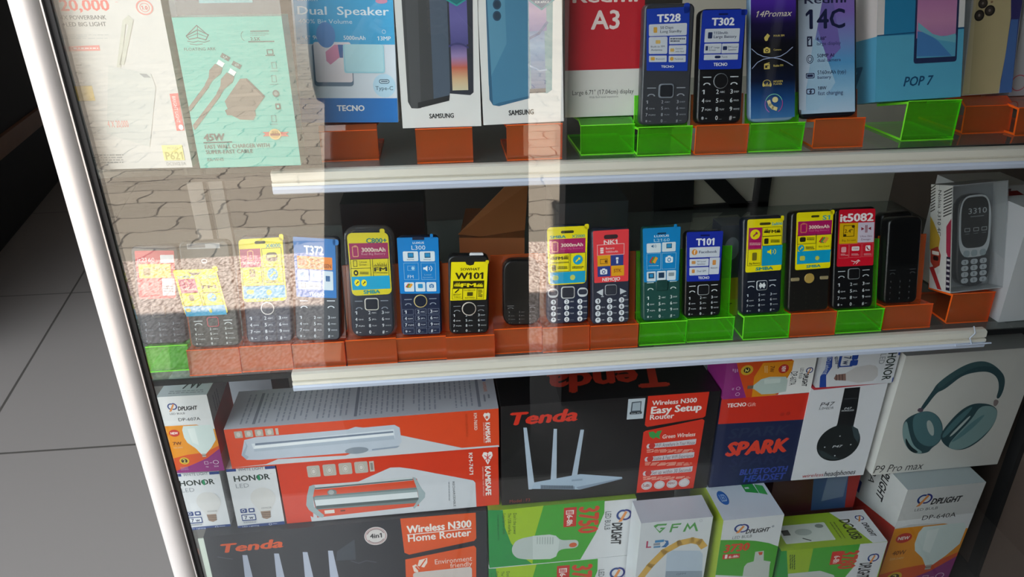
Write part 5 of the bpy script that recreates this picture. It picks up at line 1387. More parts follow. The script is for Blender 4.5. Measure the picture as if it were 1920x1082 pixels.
f.ell(855, 482, 1010, 512, '#8d97a3').poly([(1030, 488), (1210, 466), (1190, 480), (1030, 498)], '#97a3b4').poly([(205, 430), (215, 470), (182, 530), (215, 560), (230, 540), (205, 525), (225, 470)], '#a9b6c6')
f.text('RECHARGEABLE', 1628, 265, 1642, 408, '#b8421c', 0.01, 0, 90).text('KM-7603D', 1682, 258, 1702, 366, '#f4e6da', 0.02, 0, 90).text('KAMISAFE', 1752, 318, 1780, 446, '#f6efe9', 0.05, 0, 90).text('LIGHTING THE WORLD', 1738, 318, 1746, 446, '#f0d8cc', 0.005, 0, 90)
f.poly([(1740, 272), (1750, 256), (1762, 260), (1772, 254), (1784, 262), (1782, 288), (1762, 310)], '#f3e9e4').ell(1754, 276, 1772, 294, '#d9664a')
f = b.face('top'); f.crop_ = None
f.rect(0, 0, 1, 1, '#cbccd6')
for x0, x1, n in ((0.05, 0.09, 2), (0.115, 0.45, 16), (0.48, 0.66, 9), (0.68, 0.92, 12)):
    f.lines(x0, 0.12, x1, 0.90, n, '#a0a2b2', 0.3, 90)
for x in (0.095, 0.462, 0.925): f.rect(x, 0.1, x+0.011, 0.92, '#8b8d9b')
f.text('KAMISAFE', 0.955, 0.25, 0.968, 0.52, '#e08a6a', 0.03, 0, 90).ell(0.953, 0.12, 0.97, 0.22, '#5a6fb0').lines(0.95, 0.6, 0.985, 0.8, 2, '#8b8d9b', 0.4, 90)
b.build()

def honor(f, flip=False):
    """pear lamp carton front in fractions of the face"""
    f.crop_ = None
    f.rect(0, 0.0, 0.2, 0.045, '#223f86').rect(0.79, 0.0, 1, 0.045, '#223f86').text('WHITE LIGHT', 0.24, 0.0, 0.76, 0.045, '#4a5568', 0.0)
    f.text('HONOR', 0.12, 0.12, 0.86, 0.21, '#23302c', 0.035).ell(0.60, 0.125, 0.66, 0.22, '#1a8a5a').lines(0.88, 0.12, 0.9, 0.13, 1, '#23302c')
    f.text('LED', 0.13, 0.25, 0.40, 0.32, '#9a9ea4', 0.0)
    bulb(f, (0.38, 0.34, 0.90, 0.88), '#d8d6d4')
    f.text('HONOR', 0.57, 0.67, 0.78, 0.70, '#7f8084', 0.01)
    f.rect(0.12, 0.67, 0.26, 0.745, '#21407f', 0.2).rect(0.29, 0.67, 0.42, 0.745, '#21407f', 0.2).ring(0.15, 0.68, 0.22, 0.73, 0.3, '#e6e8ec').rect(0.32, 0.69, 0.39, 0.72, '#e6e8ec', 0.2)
    f.rect(0.12, 0.77, 0.42, 0.885, '#21407f', 0.12).rect(0.14, 0.785, 0.40, 0.865, '#e3e5ea', 0.1).text('7 w', 0.18, 0.795, 0.37, 0.855, '#1c2f5c', 0.03)
    f.lines(0.14, 0.90, 0.40, 0.93, 2, '#4a5568', 0.4)
    f.poly([(0, 0.96), (0.3, 0.95), (0.7, 0.945), (1, 0.94), (1, 1), (0, 1)], '#21407f').text('LED Lighting', 0.10, 0.965, 0.45, 0.988, '#cfd6e6', 0.01).ring(0.66, 0.955, 0.73, 0.99, 0.3, '#cfd6e6').lines(0.75, 0.965, 0.88, 0.98, 1, '#cfd6e6')
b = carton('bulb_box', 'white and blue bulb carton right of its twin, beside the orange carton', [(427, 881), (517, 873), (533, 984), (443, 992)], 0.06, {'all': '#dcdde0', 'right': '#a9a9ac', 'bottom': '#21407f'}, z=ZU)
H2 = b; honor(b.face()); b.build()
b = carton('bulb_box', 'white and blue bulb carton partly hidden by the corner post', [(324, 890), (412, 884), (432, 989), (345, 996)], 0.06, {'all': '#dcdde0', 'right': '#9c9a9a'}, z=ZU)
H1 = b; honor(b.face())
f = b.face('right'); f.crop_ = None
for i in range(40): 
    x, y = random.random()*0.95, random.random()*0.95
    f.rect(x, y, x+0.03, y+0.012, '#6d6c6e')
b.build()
def dp_front(f, code, watt):
    """upright lamp carton: white head, orange and purple foot, squared lamp"""
    f.crop_ = None
    f.rect(0, 0.37, 1, 1, '#e8931a').poly([(0, 0.80), (0.3, 0.76), (0.7, 0.74), (1, 0.66), (1, 1), (0, 1)], '#d8521c').poly([(0, 0.97), (0.35, 0.90), (0.7, 0.82), (1, 0.70), (1, 1), (0, 1)], '#8f2a78')
    f.poly([(0, 0.37), (0.2, 0.345), (0.6, 0.36), (1, 0.44), (1, 0.30), (0, 0.30)], '#e4e4e4')
    dplogo(f, 0.16, 0.08, 0.36, 0.19); f.text('DPLIGHT', 0.36, 0.13, 0.76, 0.18, '#1f1f22', 0.05, 0.25).text('LED BULB', 0.18, 0.205, 0.48, 0.228, '#6a6c70', 0.0).text(code, 0.32, 0.275, 0.76, 0.315, '#2c2c2e', 0.01)
    f.poly([(0.38, 0.38), (0.92, 0.38), (0.97, 0.43), (0.97, 0.58), (0.84, 0.68), (0.70, 0.76), (0.60, 0.76), (0.52, 0.68), (0.38, 0.60), (0.34, 0.53), (0.34, 0.43)], '#d9e6e2')
    f.poly([(0.45, 0.42), (0.60, 0.41), (0.60, 0.64), (0.48, 0.60)], '#e8f0ec').rect(0.61, 0.755, 0.69, 0.80, '#b9aea4').rect(0.61, 0.775, 0.69, 0.782, '#5d544c')
    f.ell(0.06, 0.42, 0.27, 0.51, '#c8322a').text('NEW', 0.09, 0.45, 0.24, 0.48, '#f4e6e0', 0.05).text(watt, 0.08, 0.58, 0.26, 0.62, '#8a4a18', 0.04).text('220-240V', 0.07, 0.645, 0.26, 0.665, '#e8c89a', 0.01)
    f.ell(0.12, 0.79, 0.32, 0.885, '#d9b22c').ell(0.155, 0.808, 0.285, 0.868, '#2c2416').text('2', 0.19, 0.815, 0.25, 0.86, '#e8d67a', 0.03).lines(0.1, 0.92, 0.26, 0.97, 3, '#b78ab0', 0.4)
    f.frame(0.62, 0.86, 0.70, 0.90, 0.004, '#e8d6e4').ring(0.80, 0.85, 0.92, 0.905, 0.2, '#e8d6e4').rect(0.73, 0.88, 0.78, 0.885, '#e8d6e4').text('7W', 0.63, 0.925, 0.69, 0.945, '#e8d6e4', 0.01).text('70W', 0.80, 0.925, 0.90, 0.945, '#e8d6e4', 0.01)
zh = max(H1.B[2]+H1.h*H1.R[2, 2], H2.B[2]+H2.h*H2.R[2, 2])+0.0003
b = carton('bulb_box', 'upright white, orange and purple bulb carton standing on white cartons by the post', [(292, 744), (386, 742), (423, 881), (333, 888)], 0.075, {'all': '#e0e0e0', 'right': '#b9443a', 'top': '#c9ccd0'}, z=zh, sy=4)
dp_front(b.face(), 'DP-607A', '7W')
f = b.face('top'); f.crop_ = None; f.text('7W', 0.42, 0.52, 0.82, 0.78, '#2c2c30', 0.03, 0.15).lines(0.2, 0.84, 0.9, 0.95, 2, '#8d9096', 0.4)
f = b.face('right'); f.crop_ = None; f.rect(0, 0, 1, 0.36, '#c9c6c4').poly([(0, 0.36), (1, 0.22), (1, 0.36)], '#b9443a').rect(0, 0.78, 1, 1, '#a9a4a6').lines(0.2, 0.1, 0.5, 0.3, 3, '#8d8a8c', 0.4, 90)
b.build()

# black router carton
b = carton('router_box', 'black carton with red panels picturing a white box with three aerials', [(941, 765), (1353, 734), (1323, 916), (939, 949)], 0.115, {'all': '#151316', 'top': '#1a1719'}, z=ZU)
f = b.face(crop=(920, 660, 3.607))
f.grad(0, 0, 0, 0, ['#151316', '#151316']) if False else None
RD = '#d8311c'
f.text('Tenda', 136, 408, 588, 484, RD, 0.055, 0.2)
f.poly([(223, 520), (246, 520), (290, 900), (272, 935), (250, 935)], '#b4c3d4').poly([(426, 528), (448, 528), (438, 880), (398, 885)], '#b4c3d4').poly([(606, 533), (630, 533), (578, 845), (540, 850)], '#b4c3d4')
f.poly([(290, 888), (600, 832), (880, 852), (882, 862), (590, 936), (335, 932), (270, 932)], '#a9bcd0').poly([(330, 905), (560, 915), (560, 935), (330, 932)], '#7f8fa2').poly([(570, 920), (882, 858), (882, 864), (590, 938)], '#8798ac')
for i in range(24): f.rect(336+i*9, 908, 340+i*9, 930, '#4a5866')
f.rect(540, 868, 612, 874, '#8fa2b6').text('Model : F3', 122, 1000, 258, 1018, '#a03a34', 0.01)
f.poly([(932, 325), (1048, 318), (1030, 455), (918, 463)], '#c3cdd6').poly([(955, 345), (1022, 338), (1016, 385), (1018, 425), (945, 430), (948, 388)], '#55606a').poly([(962, 352), (1014, 346), (1010, 400), (955, 404)], '#aab6c0').poly([(940, 412), (1022, 408), (1020, 422), (938, 428)], '#22282c').text('Scan Me', 950, 414, 1012, 424, '#c3cdd6', 0.01)
f.poly([(1066, 302), (1482, 272), (1452, 438), (1436, 448), (1056, 512), (1040, 500)], RD).poly([(1046, 538), (1432, 458), (1446, 468), (1362, 925), (975, 958), (1030, 548)], RD)
f.text('Wireless N300', 1094, 326, 1394, 354, '#f3ece8', 0.03).text('Easy Setup', 1086, 366, 1426, 408, '#f3ece8', 0.05).text('Router', 1078, 424, 1238, 456, '#f3ece8', 0.03)
f.poly([(1064, 548), (1096, 542), (1114, 556), (1124, 540), (1156, 534), (1138, 570), (1142, 594), (1112, 580), (1096, 592), (1072, 578)], '#3a9c4a').text('Green Wireless', 1160, 556, 1380, 580, '#f0dcd4', 0.03, 0.15)
for y, t, s_ in ((602, 'WiFi Anywhere In Your House', 0), (690, 'Stable & Fast WiFi Experience', 14), (786, 'Set up within 30 Seconds', 28)):
    f.poly([(1058-s_, y+26), (1388-s_, y-10), (1384-s_, y+20), (1376-s_, y+28), (1052-s_, y+56), (1048-s_, y+40)], '#d3cdd2').ell(1066-s_, y+20, 1106-s_, y+54, '#c8322c').text(t, 1112-s_, y+16, 1376-s_, y+31, '#6a4a56', 0.01, 0.1).lines(1050-s_, y+62, 1370-s_, y+86, 3, '#eea08e', 0.25)
for x, y in ((1012, 884), (1098, 878), (1184, 872), (1266, 864)): f.ell(x, y, x+66, y+48, '#d8d2d4').ring(x+4, y+4, x+62, y+44, 0.1, '#b09aa0')
f.text('5dBi', 1020, 898, 1064, 916, '#9c3a38', 0.03).text('MIMO', 1192, 884, 1236, 898, '#9c3a38', 0.03)
f = b.face('top', (920, 660, 3.607))
f.text('Tenda', 375, 128, 1220, 252, '#c23624', 0.055, 0.2, 180)
b.build()
# headset carton with a bulb carton lying on it
b = carton('headset_box', 'red and navy carton with red block lettering, under the lying bulb carton', [(1354, 749), (1519, 737), (1481, 901), (1328, 915)], 0.06, {'all': '#1b2448', 'top': '#c22c1e', 'left': '#16203c'}, z=ZU)
SP = b
f = b.face(crop=(1320, 640, 3.865))
f.poly([(128, 420), (775, 375), (735, 560), (720, 570), (102, 606), (100, 590)], '#cc2e1e')
f.text('TECNO', 172, 452, 308, 478, '#f3e6e2', 0.05).text('Gift', 322, 448, 378, 474, '#efb9ae', 0.0)
f.text('SPARK', 165, 728, 600, 812, '#d9402c', 0.08, 0.15)
for y0, y1, c in ((625, 690, '#28324f'), (838, 892, '#232c50'), (905, 925, '#212a4a')):
    f.text('SPARK', 185, y0, 610, y1, c, 0.02, 0.15)
f.text('BLUETOOTH', 258, 922, 598, 952, '#34479c', 0.05, 0.15).text('HEADSET', 286, 968, 580, 1004, '#34479c', 0.05, 0.15).ell(556, 520, 582, 544, '#b4281c').ell(600, 514, 626, 538, '#b4281c')
b.build()
zt = SP.B[2]+SP.h*SP.R[2, 2]+0.0004
b = carton('bulb_box', 'orange, purple and white bulb carton lying on the red and navy carton', [(1364, 684), (1532, 667), (1519, 737), (1354, 748)], 0.06, {'all': '#e4e2e0', 'top': '#cc3e1c', 'left': '#8f2a78'}, z=zt)
f = b.face(crop=(1320, 640, 3.865))
f.poly([(165, 165), (250, 158), (260, 260), (300, 408), (130, 420)], '#8f2a78').poly([(235, 150), (630, 115), (625, 130), (640, 140), (590, 240), (520, 390), (290, 412), (250, 250)], '#cc4a1a').poly([(415, 160), (640, 138), (625, 210), (585, 275), (500, 392), (330, 405), (350, 260)], '#d98818')
f.ell(265, 182, 338, 244, '#c8a22c').ell(282, 196, 322, 230, '#2c2416').text('2', 292, 200, 312, 226, '#e8d67a', 0.03, 0, 90).ell(530, 170, 596, 228, '#b82e26').text('NEW', 552, 180, 574, 220, '#f0e0da', 0.04, 0, 90).text('7W', 466, 180, 490, 224, '#7a4216', 0.04, 0, 90).lines(424, 180, 452, 230, 2, '#e8b878', 0.4, 90)
f.poly([(305, 325), (340, 322), (400, 275), (460, 258), (580, 256), (592, 280), (580, 365), (490, 382), (400, 385), (345, 345), (305, 340)], '#b4c2bc').poly([(420, 275), (540, 268), (536, 300), (420, 310)], '#c6d2cc').rect(303, 322, 340, 342, '#6a5c50')
f.text('DP-607A', 618, 220, 652, 318, '#3a3a3c', 0.01, 0, 90); dplogo(f, 735, 185, 785, 235); f.text('DPLIGHT', 716, 232, 738, 328, '#26262a', 0.05, 0.2, 90).text('LED BULB', 690, 190, 702, 268, '#6a6c70', 0.0, 0, 90)
f.lines(205, 205, 245, 230, 3, '#c9a0c2', 0.4, 90).ring(225, 330, 250, 350, 0.2, '#d6b4d0').ring(220, 370, 245, 392, 0.2, '#d6b4d0').text('7W', 196, 336, 208, 352, '#e0c6dc', 0.01, 0, 90)
b.build()
# wireless headphones carton, bulb carton lying on it
b = carton('headphone_box', 'white carton with a red top edge picturing a black headphone from the side', [(1522, 728), (1667, 719), (1616, 890), (1482, 902)], 0.07, {'all': '#d9d9de', 'top': '#c2303c', 'left': '#cfcfd4'}, z=ZU)
P47 = b
f = b.face(crop=(1320, 640, 3.865))
f.poly([(778, 332), (800, 358), (1336, 308), (1340, 300), (1345, 296)], '#b8303a')
f.poly([(1026, 345), (1140, 336), (1112, 500), (1078, 640), (1070, 660), (940, 670), (968, 600), (990, 500)], '#18191c').poly([(1022, 420), (1118, 414), (1118, 420), (1020, 428)], '#3a3c40')
f.poly([(972+168*math.cos(t)*0.88+118*math.sin(t)*0.47, 740-168*math.cos(t)*0.47+118*math.sin(t)*0.88) for t in np.linspace(0, 2*math.pi, 40, endpoint=False)], '#1d2224').poly([(1070, 615), (1115, 640), (1128, 690), (1112, 740), (1085, 700)], '#39474c').poly([(820, 790), (850, 840), (920, 860), (980, 856), (920, 835), (860, 800)], '#2f3a3e')
f.text('P47', 1022, 484, 1072, 498, '#c9ccd0', 0.02, 0.2).text('WIRELESS', 1000, 502, 1088, 512, '#c9ccd0', 0.02, 0.1).text('P47', 930, 758, 1000, 772, '#c9ccd0', 0.03, 0.2)
for x, y in ((984, 692), (872, 772), (944, 832), (1060, 752)): f.ell(x-4, y-4, x+4, y+4, '#c9ccd0')
f.text('P47', 848, 446, 948, 474, '#3a3a40', 0.0, 0.2).text('5.0+EDR', 836, 482, 940, 498, '#4a4a50', 0.005, 0.1)
f.text('wireless', 712, 962, 858, 982, '#b02c34', 0.01, 0.2).text('headphones', 870, 938, 1086, 966, '#2c2c32', 0.015, 0.2)
b.build()
zt = P47.B[2]+P47.h*P47.R[2, 2]+0.0004
b = carton('bulb_box', 'white and blue bulb carton lying on top of the black headphone carton', [(1547, 664), (1694, 655), (1668, 717), (1525, 727)], 0.06, {'all': '#d2d3d8', 'left': '#b9bac0'}, z=zt)
f = b.face(crop=(1320, 640, 3.865))
f.poly([(905, 85), (948, 95), (930, 190), (880, 250), (868, 334), (818, 340), (835, 260), (880, 200), (900, 130)], '#22459a')
f.text('LED Lighting', 906, 110, 894, 240, '#cfd6e6', 0.01, 0, 90)
f.rect(998, 105, 1078, 186, '#22459a', 0.1).rect(1016, 110, 1070, 178, '#d2d3d8', 0.1).text('7 w', 1028, 116, 1060, 172, '#22305c', 0.03, 0, 90).rect(1092, 98, 1122, 136, '#22459a', 0.2).rect(1070, 142, 1112, 178, '#22459a', 0.2).lines(960, 110, 985, 200, 2, '#6a7080', 0.4, 90)
f.poly([(1258, 200), (1250, 250), (1210, 285), (1100, 300), (1020, 285), (1018, 235), (1100, 190), (1200, 172), (1245, 180)], '#c2bebe').poly([(1022, 235), (1018, 285), (940, 282), (932, 270), (950, 245)], '#8a6a62')
for x in (950, 972, 994): f.poly([(x, 240), (x+6, 240), (x+2, 284), (x-4, 284)], '#4a3430')
f.text('HONOR', 1350, 90, 1334, 276, '#23302c', 0.03, 0, 90).text('LED', 1294, 95, 1306, 166, '#8d9096', 0.0, 0, 90).poly([(1425, 68), (1452, 62), (1438, 104), (1415, 104)], '#22459a').poly([(1352, 262), (1378, 256), (1365, 290), (1342, 292)], '#22459a')
b.build()
# large headphones carton
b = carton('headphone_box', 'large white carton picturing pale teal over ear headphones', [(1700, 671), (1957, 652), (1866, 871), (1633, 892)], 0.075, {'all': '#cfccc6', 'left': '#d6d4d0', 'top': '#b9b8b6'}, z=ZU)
f = b.face(crop=(1600, 620, 3.606))
T1, T2, T3 = '#2f4a50', '#4f7378', '#7f9c9c'
f.spoly([(430, 560), (540, 410), (560, 375), (640, 310), (760, 238), (860, 212), (930, 225), (985, 265), (1028, 320), (1020, 400), (985, 470), (960, 465), (985, 400), (978, 330), (930, 290), (860, 285), (740, 310), (640, 390), (600, 415), (560, 430), (462, 560)], T1)
f.spoly([(560, 375), (640, 310), (760, 238), (860, 212), (930, 225), (975, 260), (900, 245), (800, 262), (660, 340), (580, 410)], '#3d5a5e').spoly([(425, 555), (460, 565), (475, 540), (440, 530)], '#5a4a58').spoly([(948, 470), (985, 480), (962, 522), (940, 515)], '#8a7a78')
f.spoly([(330, 640), (360, 600), (430, 565), (500, 550), (560, 575), (595, 630), (600, 690), (580, 760), (520, 800), (500, 830), (420, 842), (360, 810), (325, 730)], T1)
f.spoly([(395, 600), (440, 560), (500, 552), (560, 578), (592, 640), (596, 700), (570, 765), (510, 795), (440, 770), (400, 700)], T2).spoly([(490, 620), (515, 612), (540, 660), (538, 720), (515, 715), (492, 670)], '#a9b4b0').spoly([(330, 650), (358, 610), (372, 700), (400, 790), (470, 830), (420, 840), (360, 808), (326, 730)], T3).spoly([(345, 720), (380, 790), (440, 828), (400, 836), (350, 790)], '#1c2c30')
f.spoly([(580, 700), (700, 560), (800, 500), (900, 500), (960, 525), (972, 570), (940, 650), (860, 740), (760, 805), (680, 815), (620, 790), (585, 750)], T1).spoly([(850, 520), (930, 515), (968, 545), (965, 590), (930, 660), (840, 745), (740, 805), (660, 812), (625, 785), (700, 700), (800, 600)], T3).spoly([(640, 770), (720, 730), (830, 640), (900, 560), (800, 620), (690, 720)], '#5d8488')
f.spoly([(632, 725), (780, 580), (790, 590), (660, 720)], '#b4c0bc').spoly([(640, 650), (720, 570), (810, 510), (780, 560), (680, 660), (600, 740), (590, 715)], T2)
f.text('P9 Pro max', 142, 908, 458, 948, '#3a3838', 0.0, 0.2)
b.build()

# ------------------------------------------------------------------ lower tier, standing on the cabinet floor
def low(name, label, Q, depth, cols, Y, **kw):
    b = Carton(name, label, 'box', Q, depth, cols, Y=Y, lean=0, ext=kw.pop('ext', (0, 0, 0, 0)), sl=0.6, sy=kw.pop('sy', 1.0), sr=0.6)
    dn = b.B[2]-FL-b.w/2*abs(b.R[2, 0])-depth*abs(b.R[2, 1])-0.0004
    h0 = b.h
    b.mb.v = [(x, y, z-dn if z < 1e-4 else (z if 'top' not in kw else kw['top']-b.B[2])) for x, y, z in b.mb.v]
    if 'top' in kw:
        t = kw['top']-b.B[2]
        b.C['top'] = [(x, y, t) for x, y, z in b.C['top']]
        b.Q['top'] = [pj(b.R @ V3(*c) + b.B) for c in b.C['top']]
    return b
b = low('router_box', 'dark carton at the bottom edge with orange panels and four white aerials', [(387, 1007), (916, 953), (918, 1090), (406, 1144)], 0.13, {'all': '#23252e', 'top': '#1a1b22'}, 0.088, top=0.3345, ext=(0, 0, 0, -0.003))
RB = b
_fm = MB(); _x = -b.w/2
P_ = [(_x-0.0005, 0.001, b.h-0.004), (_x-0.0115, 0.010, b.h-0.012), (_x-0.010, 0.010, -0.08), (_x-0.0005, 0.001, -0.08)]
_fm.add(P_+[(x+0.001, y+0.001, z) for x, y, z in P_], [(0, 1, 2, 3), (7, 6, 5, 4), (0, 4, 5, 1), (1, 5, 6, 2), (2, 6, 7, 3), (3, 7, 4, 0)], '#b4bbb0')
f = b.face(crop=(360, 920, 3.2))
OG = '#e2551c'
f.text('Tenda', 178, 308, 545, 354, OG, 0.05, 0.2)
f.poly([(1242, 165), (1700, 125), (1703, 280), (1690, 296), (1290, 382), (1262, 370)], OG).poly([(1266, 412), (1690, 326), (1702, 340), (1702, 600), (1268, 600)], OG)
f.text('Wireless N300', 1278, 194, 1674, 227, '#f4ece6', 0.05).line([(1282, 262), (1672, 220)], 0.010, '#f4ece6').text('Home Router', 1284, 246, 1672, 280, '#f4ece6', 0.03).text('Environment', 1446, 400, 1676, 428, '#f0dcd0', 0.01).text('friendly', 1540, 428, 1676, 455, '#f0dcd0', 0.01)
f.poly([(1308, 450), (1330, 440), (1352, 470), (1340, 490), (1318, 486)], '#f0dcd0').poly([(1340, 450), (1350, 415), (1400, 402), (1400, 430), (1380, 460)], '#f0dcd0').line([(1330, 455), (1360, 492)], 0.02, OG).line([(1390, 410), (1352, 462)], 0.015, OG)
f.rect(1310, 492, 1676, 530, '#d3c6c0', 0.2)
f.ell(1020, 222, 1164, 316, '#d9d2d0').ring(1026, 226, 1158, 312, 0.08, '#b48a8a').ring(1034, 232, 1150, 306, 0.10, '#8a6a6c', 200, 340).ring(1034, 232, 1150, 306, 0.10, '#8a6a6c', 30, 150).text('4in1', 1056, 254, 1130, 280, '#26242a', 0.04)
for (x, y, dx) in ((303, 386, 34), (487, 376, 34), (655, 367, 34), (805, 358, 30)):
    f.poly([(x, y), (x+28, y), (x+62+dx*0.6, y+330), (x+dx*0.4, y+330)], '#b6bccf')
f.poly([(858, 362), (965, 290), (968, 412), (850, 418)], '#39404a').line([(160, 396), (200, 404), (245, 410)], 0.006, '#555a66').line([(940, 420), (985, 434), (1030, 418), (1090, 428)], 0.008, '#4c505c')
b.build()

def green_lying(f, num, w):
    pass
def dp3750(b, lower=False):
    f = b.face(crop=(900, 890, 4.174))
    o = 0 if not lower else 455
    dx = 0 if not lower else -52
    f.crop(900+ (dx/4.174), 890+o/4.174, 4.174)
    f.poly([(60, 285), (185, 282), (240, 520), (400, 715), (70, 735)], '#1d8f44').poly([(180, 280), (500, 245), (425, 480), (400, 712), (320, 640), (240, 540), (195, 420)], '#9fc21c').poly([(500, 245), (985, 180), (975, 300), (900, 460), (770, 672), (400, 712), (425, 480)], '#3fa02c')
    f.text('3750', 785, 248, 915, 458, '#cc3a22', 0.06, 0, 90).rect(660, 262, 748, 405, '#c2281e').rect(675, 282, 735, 310, '#e6d6d0').text('6-8h', 682, 318, 720, 398, '#f0e2dc', 0.04, 0, 90)
    for i in range(4): f.rect(682+i*12, 285, 688+i*12, 308, '#c2281e')
    for i, t in enumerate(("Don't the power", 'The USB interface', 'Output fast line current')):
        f.text(t, 262-i*42, 305, 285-i*42, 470, '#2f4a1c', 0.0, 0, 90)
    f.text('Emergency lighting at least hours', 138, 320, 152, 520, '#1c5a30', 0.0, 0, 90)
    f.spoly([(250, 560), (285, 510), (420, 480), (540, 470), (590, 480), (625, 515), (690, 512), (765, 510), (758, 575), (640, 580), (600, 600), (585, 640), (540, 662), (300, 665), (255, 630), (243, 595)], '#b9c3bf').poly([(408, 482), (540, 470), (590, 480), (615, 515), (600, 600), (585, 640), (540, 660), (405, 662)], '#c9d2ce').ell(690, 535, 748, 566, '#c8582c')
    for i in range(7): f.rect(440+i*20, 490, 446+i*20, 545, '#a9b4b0')
    f.text('LED BULB', 985, 288, 1015, 430, '#5a5e62', 0.0, 0, 90).text('DPLIGHT', 1035, 375, 1092, 545, '#222226', 0.05, 0.15, 90); dplogo(f, 1070, 270, 1185, 370)
    return f
W3 = '#d3d4d6'
b = low('bulb_box', 'green and white bulb carton lying on its side, topmost under the black router carton', [(916, 958), (1197, 932), (1181, 1040), (917, 1065)], 0.13, {'all': W3, 'top': '#7a9a24', 'left': '#1d8f44'}, 0.094, top=0.3345)
zlow = b.B[2]
b.mb.v = [(x, y, 0.0003 if z < 0 else z) for x, y, z in b.mb.v]
dp3750(b); b.build()
b = low('bulb_box', 'green and white bulb carton lying under its twin at the bottom edge', [(917, 1067), (1181, 1042), (1166, 1147), (918, 1172)], 0.13, {'all': W3, 'left': '#1d8f44'}, 0.094, top=zlow-0.0002)
dp3750(b, True); b.build()
b = low('bulb_box', 'white bulb carton with pale green slanted letters and an orange swoosh', [(1204, 979), (1341, 962), (1310, 1112), (1186, 1128)], 0.044, {'all': '#cfd2d6', 'top': '#b9c0cc'}, 0.048, top=0.3345)
f = b.face(crop=(900, 890, 4.174))
GG = '#4f9a4c'
f.poly([(1362, 410), (1392, 395), (1470, 388), (1462, 402), (1398, 408), (1380, 425), (1408, 450), (1432, 435), (1412, 434), (1418, 422), (1458, 420), (1410, 466)], GG).poly([(1508, 390), (1586, 380), (1576, 394), (1520, 400), (1516, 412), (1560, 408), (1552, 420), (1512, 424), (1502, 455), (1484, 458)], GG).poly([(1590, 450), (1632, 375), (1650, 410), (1690, 368), (1712, 440), (1694, 442), (1680, 398), (1646, 432), (1630, 404), (1610, 448)], GG)
f.text('L', 1306, 530, 1340, 582, '#b02c58', 0.03).rect(1372, 524, 1440, 534, '#2f82b4').rect(1360, 548, 1410, 558, '#8a9098').rect(1360, 570, 1412, 578, '#5a8ab0').poly([(1440, 522), (1475, 522), (1478, 550), (1455, 576), (1415, 576), (1440, 560), (1458, 535)], '#2f6aa4')
f.line([(1240, 830), (1330, 720), (1440, 610), (1560, 540), (1660, 515), (1720, 525), (1748, 560)], 0.07, '#d0a44a').poly([(1462, 620), (1500, 600), (1720, 594), (1740, 620), (1725, 830), (1440, 830)], '#b4c2d2').poly([(1450, 760), (1730, 750), (1725, 830), (1440, 830)], '#8f9caa').text('GFM', 1530, 772, 1600, 784, '#5a6472', 0.01).ell(1690, 340, 1690, 340, GG)
f.ring(1728, 348, 1748, 364, 0.2, '#8a9098')
b.build()
b = low('bulb_box', 'upright green and white bulb carton with its white top in view', [(1355, 978), (1473, 963), (1438, 1116), (1336, 1131)], 0.12, {'all': '#d0d2d4', 'top': '#c3ccd8', 'left': '#9fb43a'}, 0.040, top=0.3345)
f = b.face(crop=(1300, 880, 4.8))
dplogo(f, 365, 505, 495, 590); f.text('DPLIGHT', 474, 540, 692, 574, '#222226', 0.05, 0.25).text('LED BULB', 350, 612, 525, 630, '#5a5e62', 0.0, 0.1)
f.poly([(228, 658), (400, 650), (560, 655), (680, 672), (768, 700), (700, 975), (180, 975)], '#3f9a24').text('3730', 275, 690, 502, 752, '#cc3a1c', 0.07, 0.1).poly([(264, 788), (418, 775), (414, 815), (258, 832)], '#c2281e').text('6-8h', 318, 794, 402, 812, '#f0e2dc', 0.04).rect(284, 790, 302, 822, '#f0e2dc', 0.3)
f.poly([(555, 755), (632, 742), (628, 830), (690, 838), (680, 870), (668, 975), (440, 975), (455, 890), (480, 860), (540, 840)], '#b9bfb8').poly([(580, 758), (622, 752), (616, 778), (592, 784)], '#c8502c')
f.ell(712, 505, 732, 523, '#9a9ea4')
f = b.face('top', (1300, 880, 4.8)); f.crop_ = None
f.text('3730', 0.22, -0.06, 0.70, 0.10, '#b82c3c', 0.06).text('30W', 0.30, 0.20, 0.64, 0.42, '#1c2440', 0.03).ell(0.10, 0.52, 0.27, 0.76, '#2a62b0').text('LED', 0.14, 0.58, 0.24, 0.70, '#a9c4e6', 0.02)
f.poly([(0.60, 0.42), (0.80, 0.44), (0.81, 0.62), (0.61, 0.58)], '#2a8f3c').poly([(0.82, 0.46), (0.95, 0.50), (0.94, 0.66), (0.82, 0.62)], '#3a9c4a').rect(0.63, 0.5, 0.7, 0.53, '#c3ccd8')
b.build()
b = low('bulb_box', 'yellow green bulb carton lying on its side with a picture panel on its top', [(1466, 1034), (1664, 1015), (1646, 1083), (1451, 1102)], 0.066, {'all': '#8fae1c', 'top': '#8fae1c', 'left': '#1d7a34'}, 0.040)
f = b.face(crop=(1300, 880, 4.8))
f.poly([(780, 735), (845, 728), (850, 975), (720, 975)], '#1d8a3a').poly([(1080, 712), (1500, 672), (1490, 760), (1420, 900), (1360, 975), (1020, 975)], '#3f9a2c').poly([(1500, 672), (1752, 650), (1650, 975), (1360, 975), (1440, 880)], '#cccdd0')
f.text('3780', 1335, 735, 1450, 892, '#c2381e', 0.06, 0, 90).rect(1250, 742, 1322, 850, '#c2281e').text('6-8h', 1268, 778, 1306, 842, '#e6d6d0', 0.03, 0, 90).poly([(850, 940), (1140, 912), (1260, 950), (1270, 975), (850, 975)], '#b9bfb8'); dplogo(f, 1572, 758, 1662, 840); f.text('DPLIGHT', 1500, 840, 1575, 975, '#222226', 0.05, 0.15, 90)
f.lines(870, 770, 925, 900, 3, '#3f5a1c', 0.3, 90)
f = b.face('top'); f.crop_ = None
